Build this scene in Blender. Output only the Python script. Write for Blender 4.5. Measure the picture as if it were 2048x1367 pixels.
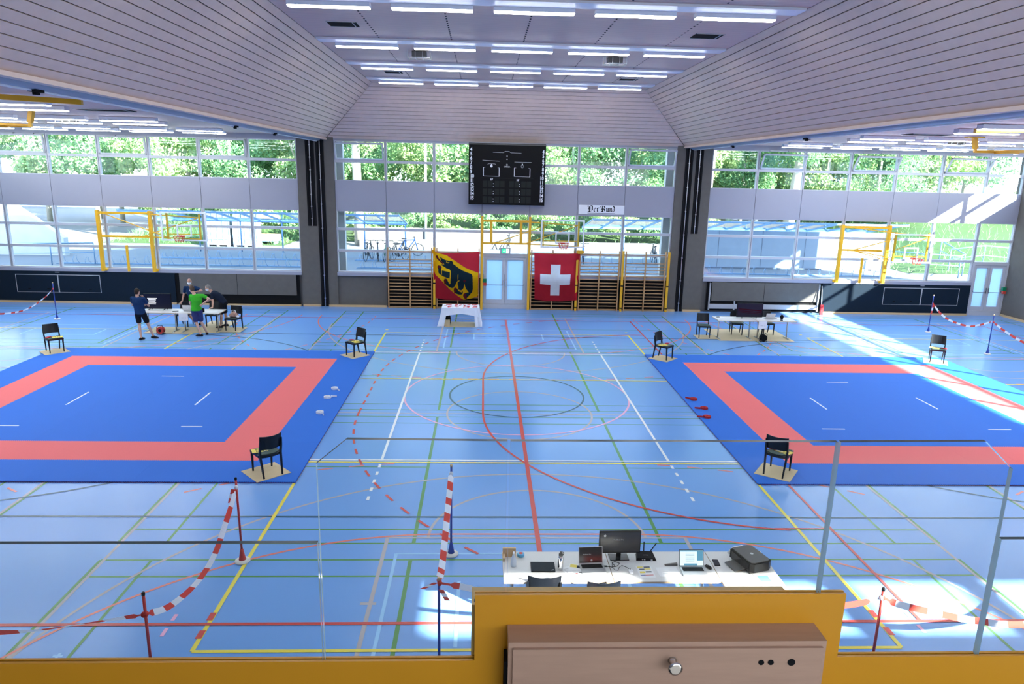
import bpy, bmesh, math, random
from mathutils import Vector, Matrix
S = bpy.context.scene
for o in list(bpy.data.objects): bpy.data.objects.remove(o)
COL = S.collection
PI = math.pi

# ------------------------------------------------------------------ camera
F_PX = 1427.0234
CAM = Vector((-0.9584, -18.3951, 5.8636))
yaw, pitch, roll = 0.0434, 0.2341, 0.0222
_f = Vector((math.sin(yaw) * math.cos(pitch), math.cos(yaw) * math.cos(pitch), -math.sin(pitch)))
_r = Vector((math.cos(yaw), -math.sin(yaw), 0))
_u = _r.cross(_f)
_R = _r * math.cos(roll) + _u * math.sin(roll)
_U = -_r * math.sin(roll) + _u * math.cos(roll)
cd = bpy.data.cameras.new('camera')
cd.sensor_width = 36.0
cd.lens = F_PX / 2048.0 * 36.0
cd.clip_start = 0.05
cd.clip_end = 500
cam = bpy.data.objects.new('camera', cd)
COL.objects.link(cam)
M = Matrix.Identity(4)
for i in range(3):
    M[i][0] = _R[i]; M[i][1] = _U[i]; M[i][2] = -_f[i]; M[i][3] = CAM[i]
cam.matrix_world = M
S.camera = cam

# ------------------------------------------------------------------ view, sky, sun
S.view_settings.view_transform = 'Standard'
S.view_settings.look = 'None'
S.view_settings.gamma = 1
S.view_settings.use_curve_mapping = False
S.view_settings.exposure = 0.86
LAMP = 18.0
SUN = 26.0
SKY = 3.6
S.cycles.use_denoising = True
S.cycles.max_bounces = 9
S.cycles.diffuse_bounces = 5
S.cycles.glossy_bounces = 3
S.cycles.transmission_bounces = 4
S.cycles.transparent_max_bounces = 16
S.cycles.sample_clamp_indirect = 4.0
S.cycles.caustics_reflective = False
S.cycles.caustics_refractive = False
w = bpy.data.worlds.new('sky'); S.world = w
w.use_nodes = True
nt = w.node_tree
bg = nt.nodes['Background']
tc = nt.nodes.new('ShaderNodeTexCoord')
sp = nt.nodes.new('ShaderNodeSeparateXYZ')
cr = nt.nodes.new('ShaderNodeValToRGB')
nt.links.new(tc.outputs['Generated'], sp.inputs[0])
nt.links.new(sp.outputs['Z'], cr.inputs['Fac'])
cr.color_ramp.elements[0].position = 0.0
cr.color_ramp.elements[0].color = (0.80, 0.90, 1.0, 1)
cr.color_ramp.elements[1].position = 0.7
cr.color_ramp.elements[1].color = (0.42, 0.64, 1.0, 1)
nt.links.new(cr.outputs['Color'], bg.inputs['Color'])
bg.inputs['Strength'].default_value = SKY
SUNDIR = Vector((-1.49, 1.35, -1.0)).normalized()
sl = bpy.data.lights.new('sun', 'SUN')
sl.energy = SUN
sl.angle = math.radians(0.6)
sl.color = (1.0, 0.95, 0.86)
so = bpy.data.objects.new('sun', sl)
COL.objects.link(so)
so.rotation_euler = SUNDIR.to_track_quat('-Z', 'Y').to_euler()

# ------------------------------------------------------------------ helpers
class MB:
    """collects shapes; build() links them as ONE mesh object"""
    def __init__(s):
        s.v = []; s.f = []; s.m = []; s.sm = []
    def add(s, vs, fs, mi=0, smooth=False):
        b = len(s.v)
        s.v += [tuple(v) for v in vs]
        for f in fs:
            s.f.append([b + i for i in f]); s.m.append(mi); s.sm.append(smooth)
        return s
    def box(s, x0, x1, y0, y1, z0, z1, mi=0):
        vs = [(x0, y0, z0), (x1, y0, z0), (x1, y1, z0), (x0, y1, z0), (x0, y0, z1), (x1, y0, z1), (x1, y1, z1), (x0, y1, z1)]
        return s.add(vs, [(3, 2, 1, 0), (4, 5, 6, 7), (0, 1, 5, 4), (1, 2, 6, 5), (2, 3, 7, 6), (3, 0, 4, 7)], mi)
    def hexa(s, vs, mi=0):
        return s.add(vs, [(3, 2, 1, 0), (4, 5, 6, 7), (0, 1, 5, 4), (1, 2, 6, 5), (2, 3, 7, 6), (3, 0, 4, 7)], mi)
    def quad(s, a, b, c, d, mi=0):
        return s.add([a, b, c, d], [(0, 1, 2, 3)], mi)
    def bar(s, p0, p1, w, h=None, mi=0, up=(0, 0, 1), w1=None, h1=None):
        h = h or w; w1 = w1 or w; h1 = h1 or h
        p0 = Vector(p0); p1 = Vector(p1)
        d = (p1 - p0).normalized(); u = Vector(up)
        if abs(d.dot(u)) > 0.98: u = Vector((0, 1, 0))
        r = d.cross(u).normalized(); u = r.cross(d)
        vs = []
        for p, a, b in ((p0, w, h), (p1, w1, h1)):
            for sx, sy in ((-1, -1), (1, -1), (1, 1), (-1, 1)):
                vs.append(p + r * (sx * a / 2) + u * (sy * b / 2))
        return s.hexa(vs, mi)
    def tube(s, pts, r, n=8, mi=0, r1=None, caps=True):
        pts = [Vector(p) for p in pts]
        k = len(pts); ring = []; b = len(s.v); prev = None
        for i, p in enumerate(pts):
            d = (pts[min(i + 1, k - 1)] - pts[max(i - 1, 0)]).normalized()
            u = prev if prev is not None else Vector((0, 0, 1))
            if abs(d.dot(u)) > 0.95: u = Vector((0, 1, 0)) if abs(d.y) < 0.9 else Vector((1, 0, 0))
            x = d.cross(u).normalized(); y = x.cross(d).normalized(); prev = y
            rr = r if r1 is None else r + (r1 - r) * i / (k - 1)
            for j in range(n):
                a = 2 * PI * j / n
                s.v.append(tuple(p + x * (rr * math.cos(a)) + y * (rr * math.sin(a))))
        for i in range(k - 1):
            for j in range(n):
                a = b + i * n + j; c = b + i * n + (j + 1) % n
                s.f.append([a, c, c + n, a + n]); s.m.append(mi); s.sm.append(True)
        if caps:
            s.f.append([b + j for j in range(n)][::-1]); s.m.append(mi); s.sm.append(False)
            s.f.append([b + (k - 1) * n + j for j in range(n)]); s.m.append(mi); s.sm.append(False)
        return s
    def lathe(s, prof, c=(0, 0, 0), n=16, mi=0, axis='z', smooth=True, ax=1.0, ay=1.0):
        b = len(s.v); c = Vector(c)
        for r, z in prof:
            for j in range(n):
                a = 2 * PI * j / n
                p = Vector((r * math.cos(a) * ax, r * math.sin(a) * ay, z))
                if axis == 'y': p = Vector((p.x, p.z, p.y))
                if axis == 'x': p = Vector((p.z, p.x, p.y))
                s.v.append(tuple(c + p))
        for i in range(len(prof) - 1):
            for j in range(n):
                a = b + i * n + j; d = b + i * n + (j + 1) % n
                s.f.append([a, d, d + n, a + n]); s.m.append(mi); s.sm.append(smooth)
        s.f.append([b + j for j in range(n)][::-1]); s.m.append(mi); s.sm.append(False)
        q = b + (len(prof) - 1) * n
        s.f.append([q + j for j in range(n)]); s.m.append(mi); s.sm.append(False)
        return s
    def prism(s, poly, z0, z1, mi=0, plane='xy', mtop=None):
        n = len(poly)
        def P(x, y, z):
            return (x, y, z) if plane == 'xy' else ((x, z, y) if plane == 'xz' else (z, x, y))
        vs = [P(x, y, z0) for x, y in poly] + [P(x, y, z1) for x, y in poly]
        s.add(vs, [list(range(n))[::-1]], mi)
        b = len(s.v) - 2 * n
        s.f.append([b + n + i for i in range(n)]); s.m.append(mi if mtop is None else mtop); s.sm.append(False)
        for i in range(n):
            j = (i + 1) % n
            s.f.append([b + i, b + j, b + n + j, b + n + i]); s.m.append(mi); s.sm.append(False)
        return s
    def loft(s, rings, mi=0, n=16, smooth=True):
        """rings: (centre, half-vector a, half-vector b); closed elliptical loft"""
        b = len(s.v)
        for c, a, d in rings:
            c = Vector(c); a = Vector(a); d = Vector(d)
            for j in range(n):
                t = 2 * PI * j / n
                s.v.append(tuple(c + a * math.cos(t) + d * math.sin(t)))
        for i in range(len(rings) - 1):
            for j in range(n):
                p = b + i * n + j; q = b + i * n + (j + 1) % n
                s.f.append([p, q, q + n, p + n]); s.m.append(mi); s.sm.append(smooth)
        s.f.append([b + j for j in range(n)][::-1]); s.m.append(mi); s.sm.append(smooth)
        e = b + (len(rings) - 1) * n
        s.f.append([e + j for j in range(n)]); s.m.append(mi); s.sm.append(smooth)
        return s
    def ball(s, c, rx, ry=None, rz=None, mi=0, n=14, m=9, rot=None):
        ry = ry or rx; rz = rz or rx; c = Vector(c)
        b = len(s.v)
        for i in range(m + 1):
            t = PI * i / m; t = min(max(t, 0.02), PI - 0.02)
            for j in range(n):
                a = 2 * PI * j / n
                p = Vector((rx * math.sin(t) * math.cos(a), ry * math.sin(t) * math.sin(a), rz * math.cos(t)))
                if rot is not None: p = rot @ p
                s.v.append(tuple(c + p))
        for i in range(m):
            for j in range(n):
                p = b + i * n + j; q = b + i * n + (j + 1) % n
                s.f.append([p + n, q + n, q, p]); s.m.append(mi); s.sm.append(True)
        s.f.append([b + j for j in range(n)]); s.m.append(mi); s.sm.append(True)
        s.f.append([b + m * n + j for j in range(n)][::-1]); s.m.append(mi); s.sm.append(True)
        return s
    def cap(s, p0, p1, r0, r1, mi=0, n=12, sc=None):
        """tapered capsule"""
        p0 = Vector(p0); p1 = Vector(p1); d = p1 - p0; L = d.length; d.normalize()
        u = Vector((0, 0, 1)) if abs(d.z) < 0.9 else Vector((0, 1, 0))
        x = d.cross(u).normalized(); y = x.cross(d)
        rg = []
        for t in (-88, -60, -30, 0):
            a = math.radians(t)
            rg.append((p0 + d * (r0 * math.sin(a)), r0 * math.cos(a)))
        for t in (0, 30, 60, 88):
            a = math.radians(t)
            rg.append((p1 + d * (r1 * math.sin(a)), r1 * math.cos(a)))
        return s.loft([(c, x * r, y * r) for c, r in rg], mi, n)
    def mesh(s, name, mats):
        me = bpy.data.meshes.new(name)
        me.from_pydata(s.v, [], s.f)
        if not isinstance(mats, (list, tuple)): mats = [mats]
        for m in mats: me.materials.append(m)
        me.polygons.foreach_set('material_index', s.m)
        me.polygons.foreach_set('use_smooth', s.sm)
        me.update()
        return me
    def build(s, name, mats, parent=None, loc=None, rz=0.0):
        o = bpy.data.objects.new(name, s.mesh(name, mats))
        COL.objects.link(o)
        if parent is not None: o.parent = parent
        if loc is not None: o.location = loc
        if rz: o.rotation_euler = (0, 0, rz)
        return o

def tag(o, label, cat, group=None, kind=None):
    o['label'] = label; o['category'] = cat
    if group: o['group'] = group
    if kind: o['kind'] = kind
    return o
def thing(name, label, cat, loc=(0, 0, 0), rz=0.0, group=None):
    o = bpy.data.objects.new(name, None); COL.objects.link(o)
    o.empty_display_size = 0.1
    o.location = loc; o.rotation_euler = (0, 0, rz)
    return tag(o, label, cat, group)
def struct(o):
    o['kind'] = 'structure'
    return o
def copy_tree(o, loc=None, rz=None, label=None, group=None, parent=None):
    c = o.copy(); COL.objects.link(c)
    if parent is not None: c.parent = parent
    if loc is not None: c.location = loc
    if rz is not None: c.rotation_euler = (0, 0, rz)
    if label: c['label'] = label
    if group: c['group'] = group
    for ch in list(o.children): copy_tree(ch, parent=c)
    return c
def smooth_mesh(mb, name, mats, voxel, parent=None, it=4):
    """merge the collected closed shapes into one continuous skin"""
    o = mb.build(name + '_raw', mats)
    m = o.modifiers.new('r', 'REMESH'); m.mode = 'VOXEL'; m.voxel_size = voxel; m.use_smooth_shade = True
    k = o.modifiers.new('s', 'SMOOTH'); k.factor = 0.5; k.iterations = it
    dg = bpy.context.evaluated_depsgraph_get(); dg.update()
    me = bpy.data.meshes.new_from_object(o.evaluated_get(dg))
    me.name = name
    bpy.data.objects.remove(o)
    if not isinstance(mats, (list, tuple)): mats = [mats]
    me.materials.clear()
    for q in mats: me.materials.append(q)
    for p in me.polygons: p.material_index = 0; p.use_smooth = True
    o = bpy.data.objects.new(name, me); COL.objects.link(o)
    if parent is not None: o.parent = parent
    return o
def text(name, s, size, mat, parent, loc, rot=(PI / 2, 0, 0), align='CENTER', ext=0.002, bold=0.0, sx=1.0):
    c = bpy.data.curves.new(name, 'FONT'); c.body = s; c.size = size; c.align_x = align; c.align_y = 'CENTER'
    c.extrude = ext; c.offset = bold; c.resolution_u = 3
    t = bpy.data.objects.new(name, c); COL.objects.link(t)
    dg = bpy.context.evaluated_depsgraph_get(); dg.update()
    me = bpy.data.meshes.new_from_object(t.evaluated_get(dg)); bpy.data.objects.remove(t)
    me.materials.clear(); me.materials.append(mat)
    o = bpy.data.objects.new(name, me); COL.objects.link(o)
    o.parent = parent; o.location = loc; o.rotation_euler = rot; o.scale = (sx, 1, 1)
    return o
def inpoly(x, y, P):
    c = False; j = len(P) - 1
    for i in range(len(P)):
        if (P[i][1] > y) != (P[j][1] > y) and x < (P[j][0] - P[i][0]) * (y - P[i][1]) / (P[j][1] - P[i][1]) + P[i][0]: c = not c
        j = i
    return c

# ------------------------------------------------------------------ materials
MATS = {}
def srgb(r, g, b):
    return tuple(((c / 255) / 12.92 if c / 255 <= 0.04045 else ((c / 255 + 0.055) / 1.055) ** 2.4) for c in (r, g, b))
def mat(name, col, rough=0.5, metal=0.0, spec=0.5, noise=0.0, nscale=6.0, bump=0.0, emit=None, estr=0.0, stretch=None, coat=0.0):
    m = bpy.data.materials.new(name); m.use_nodes = True
    nt = m.node_tree; p = nt.nodes['Principled BSDF']
    p.inputs['Base Color'].default_value = (*col, 1)
    p.inputs['Roughness'].default_value = rough
    p.inputs['Metallic'].default_value = metal
    p.inputs['Specular IOR Level'].default_value = spec
    p.inputs['Coat Weight'].default_value = coat
    p.inputs['Coat Roughness'].default_value = 0.15
    if emit:
        p.inputs['Emission Color'].default_value = (*emit, 1); p.inputs['Emission Strength'].default_value = estr
    t = nt.nodes.new('ShaderNodeTexCoord'); n = nt.nodes.new('ShaderNodeTexNoise')
    n.inputs['Scale'].default_value = nscale; n.inputs['Detail'].default_value = 3
    if stretch:
        mp = nt.nodes.new('ShaderNodeMapping'); mp.inputs['Scale'].default_value = stretch
        nt.links.new(t.outputs['Object'], mp.inputs[0]); nt.links.new(mp.outputs[0], n.inputs['Vector'])
    else:
        nt.links.new(t.outputs['Object'], n.inputs['Vector'])
    nz = noise if noise else 0.02
    mx = nt.nodes.new('ShaderNodeMix'); mx.data_type = 'RGBA'
    mx.inputs['A'].default_value = (*[c * (1 - nz) for c in col], 1)
    mx.inputs['B'].default_value = (*[min(1, c * (1 + nz)) for c in col], 1)
    nt.links.new(n.outputs['Fac'], mx.inputs['Factor'])
    nt.links.new(mx.outputs['Result'], p.inputs['Base Color'])
    if bump:
        b = nt.nodes.new('ShaderNodeBump'); b.inputs['Strength'].default_value = bump; b.inputs['Distance'].default_value = 0.01
        nt.links.new(n.outputs['Fac'], b.inputs['Height']); nt.links.new(b.outputs['Normal'], p.inputs['Normal'])
    MATS[name] = m
    return m
def mat_boards(name, col, pitch, axis, rough=0.55, line=0.10, dark=0.45, noise=0.10):
    """fine boards: thin joints every <pitch> metres along one object axis"""
    m = mat(name, col, rough, noise=noise, nscale=3.0, stretch=(0.4, 6, 6) if axis == 'Y' else (6, 0.4, 6))
    nt = m.node_tree; p = nt.nodes['Principled BSDF']
    src = p.inputs['Base Color'].links[0].from_socket
    t = nt.nodes.new('ShaderNodeTexCoord'); s = nt.nodes.new('ShaderNodeSeparateXYZ')
    nt.links.new(t.outputs['Object'], s.inputs[0])
    d = nt.nodes.new('ShaderNodeMath'); d.operation = 'DIVIDE'; d.inputs[1].default_value = pitch
    nt.links.new(s.outputs[axis], d.inputs[0])
    fr = nt.nodes.new('ShaderNodeMath'); fr.operation = 'FRACT'; nt.links.new(d.outputs[0], fr.inputs[0])
    lt = nt.nodes.new('ShaderNodeMath'); lt.operation = 'LESS_THAN'; lt.inputs[1].default_value = line
    nt.links.new(fr.outputs[0], lt.inputs[0])
    ml = nt.nodes.new('ShaderNodeMath'); ml.operation = 'MULTIPLY'; ml.inputs[1].default_value = dark
    nt.links.new(lt.outputs[0], ml.inputs[0])
    mx = nt.nodes.new('ShaderNodeMix'); mx.data_type = 'RGBA'
    nt.links.new(src, mx.inputs['A']); mx.inputs['B'].default_value = (0.03, 0.03, 0.035, 1)
    nt.links.new(ml.outputs[0], mx.inputs['Factor']); nt.links.new(mx.outputs['Result'], p.inputs['Base Color'])
    return m
def mat_glass(name, tint=(0.95, 0.985, 0.98), refl=1.0, rough=0.0):
    m = bpy.data.materials.new(name); m.use_nodes = True
    nt = m.node_tree; nt.nodes.clear()
    o = nt.nodes.new('ShaderNodeOutputMaterial'); t = nt.nodes.new('ShaderNodeBsdfTransparent'); g = nt.nodes.new('ShaderNodeBsdfGlossy')
    t.inputs['Color'].default_value = (*tint, 1); g.inputs['Roughness'].default_value = rough
    lw = nt.nodes.new('ShaderNodeLayerWeight'); lw.inputs['Blend'].default_value = 0.5
    f = nt.nodes.new('ShaderNodeMath'); f.operation = 'POWER'; f.inputs[1].default_value = 5.0
    nt.links.new(lw.outputs['Facing'], f.inputs[0])
    ml = nt.nodes.new('ShaderNodeMath'); ml.operation = 'MULTIPLY_ADD'; ml.inputs[1].default_value = 0.9 * refl; ml.inputs[2].default_value = 0.04 * refl
    mx = nt.nodes.new('ShaderNodeMixShader')
    nt.links.new(f.outputs[0], ml.inputs[0]); nt.links.new(ml.outputs[0], mx.inputs[0])
    nt.links.new(t.outputs[0], mx.inputs[1]); nt.links.new(g.outputs[0], mx.inputs[2]); nt.links.new(mx.outputs[0], o.inputs[0])
    MATS[name] = m
    return m
def mat_cloth(name, col, trans=0.4, noise=0.05):
    m = bpy.data.materials.new(name); m.use_nodes = True
    nt = m.node_tree; nt.nodes.clear()
    o = nt.nodes.new('ShaderNodeOutputMaterial'); d = nt.nodes.new('ShaderNodeBsdfDiffuse'); t = nt.nodes.new('ShaderNodeBsdfTranslucent')
    n = nt.nodes.new('ShaderNodeTexNoise'); n.inputs['Scale'].default_value = 9
    tc = nt.nodes.new('ShaderNodeTexCoord'); nt.links.new(tc.outputs['Object'], n.inputs['Vector'])
    mc = nt.nodes.new('ShaderNodeMix'); mc.data_type = 'RGBA'
    mc.inputs['A'].default_value = (*[c * (1 - noise) for c in col], 1); mc.inputs['B'].default_value = (*[min(1, c * (1 + noise)) for c in col], 1)
    nt.links.new(n.outputs['Fac'], mc.inputs['Factor'])
    nt.links.new(mc.outputs['Result'], d.inputs['Color']); nt.links.new(mc.outputs['Result'], t.inputs['Color'])
    mx = nt.nodes.new('ShaderNodeMixShader'); mx.inputs[0].default_value = trans
    nt.links.new(d.outputs[0], mx.inputs[1]); nt.links.new(t.outputs[0], mx.inputs[2]); nt.links.new(mx.outputs[0], o.inputs[0])
    MATS[name] = m
    return m
def mat_emit(name, col, st):
    m = bpy.data.materials.new(name); m.use_nodes = True
    nt = m.node_tree; nt.nodes.clear()
    o = nt.nodes.new('ShaderNodeOutputMaterial'); e = nt.nodes.new('ShaderNodeEmission')
    e.inputs[0].default_value = (*col, 1); e.inputs[1].default_value = st
    nt.links.new(e.outputs[0], o.inputs[0]); MATS[name] = m
    return m
X = MATS
mat('floor_blue', (0.165, 0.355, 0.73), 0.22, noise=0.03, nscale=0.5, spec=0.28)
for k, c in dict(white=(0.80, 0.84, 0.86), red=(0.55, 0.07, 0.06), yellow=(0.78, 0.68, 0.10), green=(0.09, 0.27, 0.08), beige=(0.42, 0.40, 0.42),
                 sky=(0.30, 0.58, 0.88), dark=(0.035, 0.10, 0.15), salmon=(0.72, 0.22, 0.17), pink=(0.80, 0.42, 0.62)).items():
    mat('line_' + k, c, 0.26, spec=0.28)
mat('mat_blue', (0.020, 0.15, 0.62), 0.7, spec=0.25, noise=0.05, nscale=40, bump=0.05)
mat('mat_red', (0.80, 0.165, 0.165), 0.7, spec=0.25, noise=0.05, nscale=40, bump=0.05)
mat('mat_under', (0.22, 0.03, 0.06), 0.7)
mat('concrete', (0.135, 0.125, 0.112), 0.85, spec=0.2, noise=0.12, nscale=5, bump=0.1)
mat('concrete_light', (0.50, 0.50, 0.49), 0.85, noise=0.12, nscale=2, bump=0.1)
mat('concrete_out', (0.13, 0.13, 0.128), 0.85, noise=0.12, nscale=2)
mat('led_dark', (0.010, 0.012, 0.011), 0.5, spec=0.2)
mat('ledge_wood', (0.66, 0.42, 0.13), 0.5, noise=0.08, nscale=4)
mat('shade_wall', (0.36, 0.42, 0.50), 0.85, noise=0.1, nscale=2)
mat('black', (0.008, 0.008, 0.010), 0.5, spec=0.15)
mat('void', (0.010, 0.010, 0.011), 0.9, spec=0.1)
mat('navy_panel', (0.009, 0.017, 0.028), 0.5, spec=0.1, noise=0.08)
mat('panel_lilac', (0.33, 0.335, 0.40), 0.5, noise=0.015)
mat('frame_alu', (0.50, 0.51, 0.55), 0.4, metal=0.0)
mat('frame_dark', (0.16, 0.18, 0.22), 0.4)
mat('wood_light', (0.60, 0.42, 0.22), 0.45, noise=0.10, nscale=4, stretch=(1, 8, 8))
mat('wood_bars', (0.52, 0.30, 0.13), 0.4, noise=0.12, nscale=5, stretch=(1, 6, 6))
mat('wood_box', (0.48, 0.29, 0.20), 0.35, noise=0.13, nscale=5, stretch=(1, 9, 9), coat=0.2)
mat('cardboard', (0.62, 0.50, 0.30), 0.8, noise=0.06, nscale=8)
mat('plank', (0.70, 0.53, 0.44), 0.45, noise=0.10, nscale=3, stretch=(1.5, 1.5, 1.5))
mat_boards('ceil_boards', (0.68, 0.50, 0.41), 0.115, 'Y', line=0.08, dark=0.5)
mat('floor_dark', (0.05, 0.05, 0.05), 0.8, spec=0.2)
mat('white_paint', (0.78, 0.80, 0.84), 0.4)
mat('grey_paint', (0.42, 0.43, 0.45), 0.5)
mat('steel_blue', (0.27, 0.33, 0.40), 0.35)
mat('metal', (0.55, 0.56, 0.58), 0.3, metal=1.0)
mat('chrome', (0.75, 0.75, 0.76), 0.15, metal=1.0)
mat('yellow_steel', (0.80, 0.42, 0.015), 0.35, noise=0.03)
mat('orange_steel', (0.66, 0.285, 0.012), 0.33, noise=0.03, nscale=2)
mat('chair_black', (0.006, 0.008, 0.012), 0.3, noise=0.1, spec=0.3)
mat('seat_green', (0.06, 0.10, 0.085), 0.75, noise=0.1, nscale=40)
mat('table_white', (0.70, 0.70, 0.69), 0.45)
mat('table_edge', (0.55, 0.40, 0.24), 0.5)
mat('paper', (0.80, 0.81, 0.82), 0.8)
mat('sheet_yellow', (0.80, 0.66, 0.12), 0.7)
mat('screen_black', (0.008, 0.008, 0.010), 0.12)
mat('plastic_black', (0.006, 0.006, 0.007), 0.45, spec=0.1)
mat('plastic_grey', (0.09, 0.09, 0.085), 0.45)
mat('silver', (0.60, 0.61, 0.62), 0.35, metal=0.6)
mat('red_cloth', (0.50, 0.02, 0.025), 0.8, noise=0.1, nscale=30)
mat('white_cloth', (0.82, 0.84, 0.88), 0.8, noise=0.03)
mat('post_red', (0.50, 0.035, 0.03), 0.35)
mat('post_blue', (0.012, 0.045, 0.30), 0.35)
mat('rubber_white', (0.72, 0.70, 0.64), 0.6)
mat_cloth('tape_red', (0.72, 0.09, 0.07), 0.35)
mat_cloth('tape_white', (0.82, 0.83, 0.86), 0.35)
mat_cloth('flag_red', (0.55, 0.03, 0.05), 0.58)
mat_cloth('flag_white', (0.80, 0.82, 0.86), 0.42)
mat_cloth('flag_yellow', (0.82, 0.44, 0.01), 0.55)
mat_cloth('flag_black', (0.012, 0.025, 0.035), 0.35)
mat_cloth('flag_claw', (0.10, 0.012, 0.02), 0.3)
mat('skin', (0.55, 0.33, 0.25), 0.55, noise=0.06, nscale=14)
mat('skin_dark', (0.42, 0.24, 0.18), 0.55, noise=0.06, nscale=14)
mat('hair_dark', (0.03, 0.022, 0.018), 0.6, spec=0.08, noise=0.3, nscale=60)
mat('hair_brown', (0.10, 0.07, 0.05), 0.6, spec=0.08, noise=0.3, nscale=60)
mat('hair_grey', (0.20, 0.19, 0.18), 0.6, spec=0.08, noise=0.3, nscale=60)
mat('shirt_navy', (0.012, 0.035, 0.10), 0.85, spec=0.08, noise=0.15, nscale=12)
mat('shirt_dark', (0.012, 0.018, 0.035), 0.85, spec=0.08, noise=0.15, nscale=12)
mat('shirt_green', (0.05, 0.42, 0.03), 0.85, spec=0.08, noise=0.10, nscale=12)
mat('shorts_black', (0.010, 0.011, 0.016), 0.85, spec=0.08, noise=0.15, nscale=12)
mat('shorts_blue', (0.035, 0.045, 0.14), 0.85, spec=0.08, noise=0.15, nscale=12)
mat('shoe_black', (0.012, 0.012, 0.014), 0.6, spec=0.08)
mat('eye_dark', (0.02, 0.015, 0.012), 0.3)
mat('lip', (0.40, 0.17, 0.14), 0.5)
mat('mask_white', (0.62, 0.70, 0.82), 0.8)
mat('reel_red', (0.60, 0.05, 0.03), 0.4)
mat('asphalt', (0.125, 0.13, 0.14), 0.9, noise=0.1, nscale=1.5)
mat('grass', (0.030, 0.070, 0.012), 0.9, noise=0.35, nscale=3)
mat('bark', (0.42, 0.38, 0.31), 0.9, noise=0.2, nscale=6)
mat('bike_black', (0.02, 0.022, 0.028), 0.4)
mat('bike_blue', (0.03, 0.22, 0.62), 0.35)
mat('crate_white', (0.20, 0.22, 0.25), 0.6)
mat('rail_blue', (0.22, 0.36, 0.55), 0.4)
mat('medal_red', (0.62, 0.03, 0.05), 0.6)
mat('tape_blue', (0.12, 0.45, 0.75), 0.4)
mat('bag_pattern', (0.38, 0.22, 0.16), 0.8, noise=0.9, nscale=14)
mat('green_plastic', (0.0, 0.20, 0.08), 0.4)
mat('screen_grey', (0.035, 0.035, 0.04), 0.2)
mat_emit('lamp_white', (0.93, 0.97, 1.0), LAMP)
mat_emit('exit_green', (0.05, 0.70, 0.42), 0.75)
mat_emit('exit_white', (0.9, 1.0, 0.95), 0.95)
mat_emit('screen_text', (0.75, 0.80, 0.90), 0.8)
mat_emit('screen_blue', (0.62, 0.80, 0.92), 0.85)
mat_emit('screen_teal', (0.10, 0.28, 0.42), 0.7)
mat_emit('screen_red', (0.10, 0.012, 0.03), 0.22)
mat('screen_navy', (0.006, 0.007, 0.020), 0.3, spec=0.3)
mat_glass('glass', (0.93, 0.975, 0.985), 0.45)
mat_glass('glass_rail', (0.965, 0.99, 0.985), 0.3)
mat_glass('roof_glass', (0.84, 0.93, 1.0), 1.0, 0.05)
mat_cloth('frosted', (0.62, 0.78, 0.92), 0.75, 0.01)
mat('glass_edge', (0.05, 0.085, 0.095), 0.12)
mat('glass_edge_glint', (0.50, 0.66, 0.72), 0.06, spec=1.0)  # bright highlight of the upright glass edges put into the colour
def mat_leaf(name, c1, c2, trans=0.45):
    m = mat_cloth(name, c1, trans, 0.0)
    nt = m.node_tree
    mc = [n for n in nt.nodes if n.type == 'MIX'][0]
    mc.inputs['A'].default_value = (*c1, 1); mc.inputs['B'].default_value = (*c2, 1)
    n = [n for n in nt.nodes if n.type == 'TEX_NOISE'][0]; n.inputs['Scale'].default_value = 1.6
    return m
mat_leaf('leaf_a', (0.10, 0.27, 0.11), (0.44, 0.58, 0.28))
mat_leaf('leaf_b', (0.06, 0.20, 0.11), (0.27, 0.44, 0.22))
mat_leaf('leaf_c', (0.18, 0.33, 0.11), (0.60, 0.66, 0.34))
# ================================================================== FLOOR with court markings
PITCH = 15.8
LINES = ['floor_blue', 'line_green', 'line_beige', 'line_salmon', 'line_sky', 'line_pink', 'line_dark', 'line_yellow', 'line_white', 'line_red']
fl = MB(); fl.box(-22.6, 22.6, -16.2, 12.6, -0.1, 0.0)
LC = [0]
def lz(mi):
    LC[0] += 1
    return 0.0007 + 0.0006 * mi + (LC[0] % 45) * 0.000012
def ln(x0, y0, x1, y1, wd, mi):
    d = Vector((x1 - x0, y1 - y0)); d.normalize(); n = Vector((-d.y, d.x)) * wd / 2; z = lz(mi)
    fl.quad((x0 - n.x, y0 - n.y, z), (x1 - n.x, y1 - n.y, z), (x1 + n.x, y1 + n.y, z), (x0 + n.x, y0 + n.y, z), mi)
def arc(cx, cy, r, a0, a1, wd, mi, dash=None, n=None):
    n = n or max(10, int(abs(a1 - a0) / 3.0)); z = lz(mi)
    if dash: n = max(4, int(abs(math.radians(a1 - a0)) * r / 0.1))
    per = int(round(dash / 0.1)) if dash else 0
    for i in range(n):
        if dash and (i % (2 * per)) >= per: continue
        t0 = math.radians(a0 + (a1 - a0) * i / n); t1 = math.radians(a0 + (a1 - a0) * (i + 1) / n)
        ri, ro = r - wd / 2, r + wd / 2
        fl.quad((cx + ri * math.cos(t0), cy + ri * math.sin(t0), z), (cx + ro * math.cos(t0), cy + ro * math.sin(t0), z),
                (cx + ro * math.cos(t1), cy + ro * math.sin(t1), z), (cx + ri * math.cos(t1), cy + ri * math.sin(t1), z), mi)
def dashed(x0, y0, x1, y1, wd, mi, on=0.3, off=0.3):
    d = Vector((x1 - x0, y1 - y0)); L = d.length; d.normalize(); t = 0
    while t < L:
        e = min(t + on, L); ln(x0 + d.x * t, y0 + d.y * t, x0 + d.x * e, y0 + d.y * e, wd, mi); t += on + off
G, BE, SA, SK, PK, DK, YE, WH, RE = 1, 2, 3, 4, 5, 6, 7, 8, 9
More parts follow.
